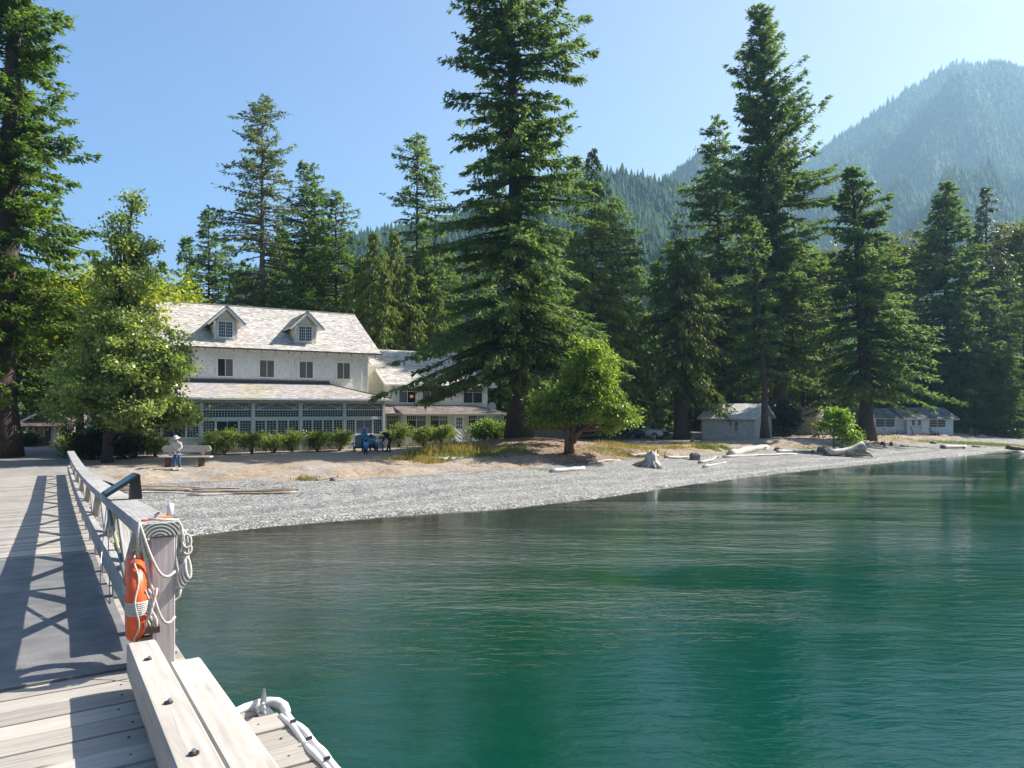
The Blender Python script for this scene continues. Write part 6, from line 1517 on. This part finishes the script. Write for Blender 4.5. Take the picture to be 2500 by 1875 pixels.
picnic("small brown table right of the tall grey chair", base(2249,1060,86), .1, M['picnic'], .6)
chair("dark chair under the rightmost cabin's wide window", base(2281,1060,86.5), .5, M['black']); chair("dim maroon chair in the shade at the far right", base(2380,1058,90), .4, M['maroon'])
picnic("dark picnic table in the shade at the far right", base(2412,1058,92), .2, M['black'])
chair("blue garden chair behind the woman in the purple hat", base(877,1106,51.6), .1, M['bluechair'], 1.18); chair("blue garden chair that the seated person uses", base(907,1106,51.2), .25, M['bluechair'], 1.12)
st_ = empty("side_table", base(928,1106,50.9), .3); tag(st_, "small blue side table with a pale tray in front of the bending person", "table")
g = G(); g.box(-.24,.24,-.2,.2,.52,.56); g.build("table_top", M['lblue'], st_)
for sx in (-.19,.19):
    for sy in (-.15,.15): g = G(); g.box(sx-.03,sx+.03,sy-.03,sy+.03,0,.52); g.build("leg", M['bluechair'], st_)
g = G(); g.box(-.2,.2,-.16,.16,.2,.23); g.build("shelf", M['bluechair'], st_)
# big plank bench
bn = empty("log_bench", (at(450,1140,38.6)[0], 38.6, gz(-17.9,38.6)-.02), .04); tag(bn, "long bleached plank bench on log legs behind the man in the hat", "bench")
g = G(); g.add([(x, y, z) for y in (.30,.38) for x, z in ((-1.28,.86),(-1.20,.80),(1.18,.80),(1.28,.86),(1.31,.98),(1.26,1.10),(1.16,1.15),(-1.20,1.15),(-1.30,1.08),(-1.33,.97))], [tuple(range(9,-1,-1)), tuple(range(10,20))]+[(i,(i+1)%10,(i+1)%10+10,i+10) for i in range(10)])
g.build("backrest", M['benchwood'], bn)
g = G(); g.box(-1.30,1.45,-.22,.28,.52,.60); g.build("seat", M['benchwood'], bn, bevel=.01)
for xx in (-.85, .92):
    g = G(); g.lathe([(.17,-.1),(.165,.51)], (xx,.0,0), 14); g.build("leg", M['logbrown'], bn, True)
    g = G(); g.box(xx-.07,xx+.07,.22,.295,.60,1.05); g.build("back_support", M['benchwood'], bn)

# ------------------------------------------------------------------ people
def skin_obj(name, J, Eg, R, mat, parent, root=0, sub=1):
    """one continuous surface grown over a skeleton of joints"""
    keys = list(J); ix = {k_: i for i, k_ in enumerate(keys)}
    me = bpy.data.meshes.new(name); me.from_pydata([tuple(J[k_]) for k_ in keys], [(ix[a_], ix[b2]) for a_, b2 in Eg], []); me.materials.append(mat)
    o = mobj(name, me, None, parent)
    md = o.modifiers.new("skin", 'SKIN'); md.use_smooth_shade = True
    sv = me.skin_vertices[0].data if me.skin_vertices else None
    if sv is None:
        bpy.context.view_layer.objects.active = o
    for k_, i in ix.items():
        r_ = R[k_]; r_ = (r_, r_) if not isinstance(r_, tuple) else r_
        sv[i].radius = r_; sv[i].use_root = (i == root)
    s2 = o.modifiers.new("sub", 'SUBSURF'); s2.levels = sub; s2.render_levels = sub
    return o
def V_(x, y, z): return Vector((x, y, z))
def skin_mesh(name, J, Eg, R, mat, parent, root, sub=1):
    import bmesh
    keys = list(J); ix = {k_: i for i, k_ in enumerate(keys)}
    bm = bmesh.new(); lay = bm.verts.layers.skin.verify(); vsx = [bm.verts.new(J[k_]) for k_ in keys]
    for a_, b2 in Eg: bm.edges.new((vsx[ix[a_]], vsx[ix[b2]]))
    for k_, v_ in zip(keys, vsx):
        r_ = R[k_]; v_[lay].radius = r_ if isinstance(r_, tuple) else (r_, r_); v_[lay].use_root = (k_ == root)
    me = bpy.data.meshes.new(name); bm.to_mesh(me); bm.free(); me.materials.append(mat)
    o = mobj(name, me, None, parent); md = o.modifiers.new("skin", 'SKIN'); md.use_smooth_shade = True
    s2 = o.modifiers.new("smooth", 'SUBSURF'); s2.levels = sub; s2.render_levels = sub; return o
def person(label, loc, rz, J, s, top, bottom, shoe, skin, hat=None, hair=True, skirt=None, sleeves=True, pack=None, hairlen=.0):
    """faces -y; J are joints for a 1.7 m body"""
    p = empty("person", loc, rz); p.scale = (s,s,s); tag(p, label, "person")
    J = {k_: V_(*v_) for k_, v_ in J.items()}
    hd = J['head']; nk = J['neck']; upv = (hd-nk).normalized(); fw = J.get('face', V_(0,-1,-.15)).normalized()
    J.pop('face', None); sdv = fw.cross(upv).normalized()
    R = dict(pel=(.15,.12), waist=(.13,.10), chest=(.155,.115), neck=.055, head=(.085,.10), crown=.075, shl=.055, ell=.040, wrl=.027, hal=(.036,.018), shr=.055, elr=.040, wrr=.027, har=(.036,.018),
             hil=.085, knl=.058, anl=.042, tol=.035, hir=.085, knr=.058, anr=.042, tor=.035)
    J['crown'] = hd+upv*.085
    J['hal'] = J['wrl']+(J['wrl']-J['ell']).normalized()*.08; J['har'] = J['wrr']+(J['wrr']-J['elr']).normalized()*.08
    for s_ in 'lr':
        J['to'+s_] = J.get('to'+s_, J['an'+s_]+V_(0,-.14,-.045))
    Eg = [('pel','waist'),('waist','chest'),('chest','neck'),('neck','head'),('head','crown')]
    for s_ in 'lr': Eg += [('chest','sh'+s_),('sh'+s_,'el'+s_),('el'+s_,'wr'+s_),('wr'+s_,'ha'+s_),('pel','hi'+s_),('hi'+s_,'kn'+s_),('kn'+s_,'an'+s_),('an'+s_,'to'+s_)]
    # nose, and five fingers per hand
    J['nose'] = hd+fw*.115-upv*.005; R['nose'] = .014; Eg.append(('head','nose'))
    for s_, sg in (('l',1),('r',-1)):
        hdv = (J['ha'+s_]-J['wr'+s_]).normalized(); lat = hdv.cross(V_(0,0,1)); lat = lat.normalized() if lat.length > .1 else V_(1,0,0)
        for q, (o_, l_) in enumerate(((-.030,.055),(-.011,.075),(.009,.08),(.028,.07),(.045,.035))):
            k_ = 'f'+s_+str(q); J[k_] = J['ha'+s_]+lat*o_*(1 if q < 4 else 1.2)+hdv*l_+V_(0,0,-.012); R[k_] = .0085; Eg.append(('ha'+s_, k_))
    body = skin_mesh("body", J, Eg, R, skin, p, 'pel', 2)
    for s_ in (-1, 1):
        g = G(); c_ = hd+fw*.092+sdv*s_*.033+upv*.012; g.lathe([(.002,-.008),(.010,0),(.002,.008)], c_, 8); g.build("eye", M['black'], p, True)
        g = G(); c_ = hd+sdv*s_*.088; g.torus(c_, .018, .009, 'x', 8, 5); g.build("ear", skin, p, True)
    g = G(); c_ = hd+fw*.090-upv*.048; g.tube([c_-sdv*.022, c_+fw*.006, c_+sdv*.022], .006, 5); g.build("mouth", M['redmouth'], p, True)
    ks = ['pel','waist','chest','neck']+[a_+b2 for a_ in (('sh','el','wr') if sleeves else ('sh','el')) for b2 in 'lr']
    Jt = {k_: J[k_] for k_ in ks}; Jt['neck'] = J['chest'].lerp(J['neck'], .75); 
    if not sleeves: pass
    else:
        for b2 in 'lr': Jt['wr'+b2] = J['el'+b2].lerp(J['wr'+b2], .92)
    Rt = {k_: (tuple(x+.022 for x in R[k_]) if isinstance(R[k_], tuple) else R[k_]+.020) for k_ in ks}; Rt['neck'] = .075; Rt['pel'] = (.165,.135); Jt['hem'] = J['pel']-(J['waist']-J['pel']).normalized()*.055; Rt['hem'] = (.172,.142)
    Et = [('hem','pel'),('pel','waist'),('waist','chest'),('chest','neck')]+[e for b2 in 'lr' for e in ([('chest','sh'+b2),('sh'+b2,'el'+b2)]+([('el'+b2,'wr'+b2)] if sleeves else []))]
    skin_mesh("jacket" if sleeves else "shirt", Jt, Et, Rt, top, p, 'pel', 2)
    ks = ['pel']+[a_+b2 for a_ in ('hi','kn','an') for b2 in 'lr']; Jb = {k_: J[k_] for k_ in ks}; Rb = {k_: (.125,.105) if k_ == 'pel' else R[k_]+.020 for k_ in ks}
    skin_mesh("trousers", Jb, [e for b2 in 'lr' for e in (('pel','hi'+b2),('hi'+b2,'kn'+b2),('kn'+b2,'an'+b2))], Rb, bottom, p, 'pel', 2)
    for b2 in 'lr':
        a_, t_ = J['an'+b2], J['to'+b2]; d = (t_-a_); d.z = 0; d = d.normalized() if d.length > 0 else V_(0,-1,0)
        z0 = a_.z-.055; g = G(); g.tube([a_+V_(0,0,-.03)-d*.06, a_+V_(0,0,-.035)+d*.02, a_+V_(0,0,-.045)+d*.12, a_+V_(0,0,-.05)+d*.19], [.042,.048,.045,.028], 10); g.build("shoe", shoe, p, True)
    if skirt:
        pl = J['pel']; g = G(); g.lathe([(.15,.14),(.19,0),(.30,-.30),(.29,-.30),(.18,0)], pl, 16); g.build("skirt", skirt, p, True)
    Rot = Matrix((sdv, -fw, upv)).transposed()
    def head_space(v_): return hd+Rot @ Vector(v_)
    if hair:
        g = G(); n0 = 14; V = []; rings = [(.098,-.02-hairlen),(.112,.02),(.108,.07),(.085,.12),(.04,.155)]
        for r_, z in rings:
            for k_ in range(n0):
                a_ = 6.283*k_/n0; yy = math.sin(a_)*r_; 
                if yy < -.02 and z < .06: yy = -.02
                V.append(head_space((math.cos(a_)*r_, yy+.018, z)))
        g.add(V, [(i*n0+k_, i*n0+(k_+1) % n0, (i+1)*n0+(k_+1) % n0, (i+1)*n0+k_) for i in range(4) for k_ in range(n0)]+[tuple(4*n0+k_ for k_ in range(n0))]); g.build("hair", M['hair'], p, True)
    if hat:
        g = G(); n0 = 18; V = []; rings = [(.205,.035),(.20,.045),(.125,.065),(.120,.10),(.108,.155),(.07,.175),(.01,.178)]
        for r_, z in rings:
            for k_ in range(n0): a_ = 6.283*k_/n0; V.append(head_space((math.cos(a_)*r_, math.sin(a_)*r_, z+(-.012*abs(math.cos(a_)) if r_ > .19 else 0))))
        g.add(V, [(i*n0+k_, i*n0+(k_+1) % n0, (i+1)*n0+(k_+1) % n0, (i+1)*n0+k_) for i in range(6) for k_ in range(n0)]+[tuple(range(n0))]); g.build("hat", hat, p, True)
    if pack:
        c_ = J['chest'].lerp(J['waist'], .35); ax_ = (J['chest']-J['waist']).normalized(); bk = V_(0,0,1)*.17 if abs(ax_.z) < .8 else V_(0,.17,0)
        a1 = c_-ax_*.2+bk; a2 = c_+ax_*.2+bk; g = G(); g.tube([a1-ax_*.02, a1.lerp(a2,.2), a1.lerp(a2,.8), a2+ax_*.02], [.07,.14,.14,.07], 10); g.build("backpack", pack, p, True)
    return p
STAND = dict(pel=(0,0,.93), waist=(0,-.01,1.10), chest=(0,.0,1.32), neck=(0,-.01,1.47), head=(0,-.03,1.60), shl=(.18,0,1.38), shr=(-.18,0,1.38), hil=(.095,0,.88), knl=(.12,-.03,.48), anl=(.13,.0,.08), hir=(-.095,0,.88), knr=(-.12,-.03,.48), anr=(-.13,.0,.08))
J = dict(STAND); J.update(ell=(.27,-.04,1.13), wrl=(.07,-.20,.97), elr=(-.27,-.04,1.13), wrr=(-.05,-.21,.95), anl=(.17,-.05,.08), anr=(-.18,.04,.08), knl=(.14,-.05,.48), knr=(-.15,0,.48), head=(-.02,-.05,1.60), face=(-.25,-1,-.35))
x, y = G2(432, 1144, 37.3); person("man in a white bucket hat, pale jacket and jeans standing before the plank bench", (x, y, gz(x, y)+.0), 0, J, 1.0, M['jacket'], M['jeans'], M['shoe'], M['skin'], hat=M['hat'], hair=False)
J = dict(STAND); J.update(ell=(.24,-.10,1.14), wrl=(.05,-.27,1.22), elr=(-.24,-.10,1.14), wrr=(-.05,-.27,1.20), face=(.3,-1,-.4), head=(.02,-.05,1.59))
x, y = G2(889, 1107, 50.3); person("woman in a purple hat, turquoise jacket and black trousers standing by the blue chairs", (x, y, gz(x, y)+.0), .5, J, .96, M['turq'], M['blackcloth'], M['blackcloth'], M['skindark'], hat=M['purple'], hair=True)
J = dict(STAND); J.update(ell=(.24,.0,1.12), wrl=(.22,-.12,.95), elr=(-.24,0,1.12), wrr=(-.20,-.14,.98), face=(.2,1,-.1))
x, y = G2(893, 1111, 48.6); person("small child in a light top, bright blue skirt and pink shoes", (x, y, gz(x, y)+.0), .2, J, .62, M['lblue'], M['blackcloth'], M['pink'], M['skindark'], hair=True, skirt=M['skirt'], hairlen=.06)
J = dict(pel=(0,.12,.46), waist=(0,.14,.62), chest=(0,.12,.86), neck=(0,.08,1.01), head=(.0,.03,1.13), shl=(.18,.1,.92), shr=(-.18,.1,.92), ell=(.26,-.06,.70), wrl=(.10,-.24,.80), elr=(-.25,-.08,.68), wrr=(-.06,-.26,.70),
     hil=(.10,.06,.46), knl=(.15,-.38,.50), anl=(.20,-.50,.09), hir=(-.10,.06,.46), knr=(-.12,-.38,.50), anr=(-.14,-.42,.09), face=(.1,-1,-.2))
x, y = G2(906, 1109, 50.6); person("person with black hair in a light blue shirt seated on a blue chair", (x, y, gz(x, y)), .35, J, 1.0, M['lblue'], M['blackcloth'], M['shoe'], M['skindark'], hair=True)
J = dict(pel=(.12,0,.92), waist=(-.04,0,1.05), chest=(-.25,0,1.13), neck=(-.42,0,1.08), head=(-.54,-.0,1.03), shl=(-.28,-.18,1.10), shr=(-.28,.18,1.10), ell=(-.36,-.22,.84), wrl=(-.52,-.16,.62), elr=(-.34,.20,.84), wrr=(-.50,.14,.64),
     hil=(.13,-.09,.88), knl=(.08,-.12,.48), anl=(.16,-.14,.08), hir=(.13,.09,.88), knr=(-.02,.12,.48), anr=(-.12,.12,.08), tol=(.03,-.14,.035), tor=(-.25,.12,.035), face=(-.45,0,-1))
x, y = G2(948, 1106, 50.6); person("person in dark navy clothes with a backpack bending over the small side table", (x, y, gz(x, y)), .05, J, 1.0, M['navy'], M['navy'], M['blackcloth'], M['skindark'], hair=True, pack=M['blackcloth'], sleeves=False)
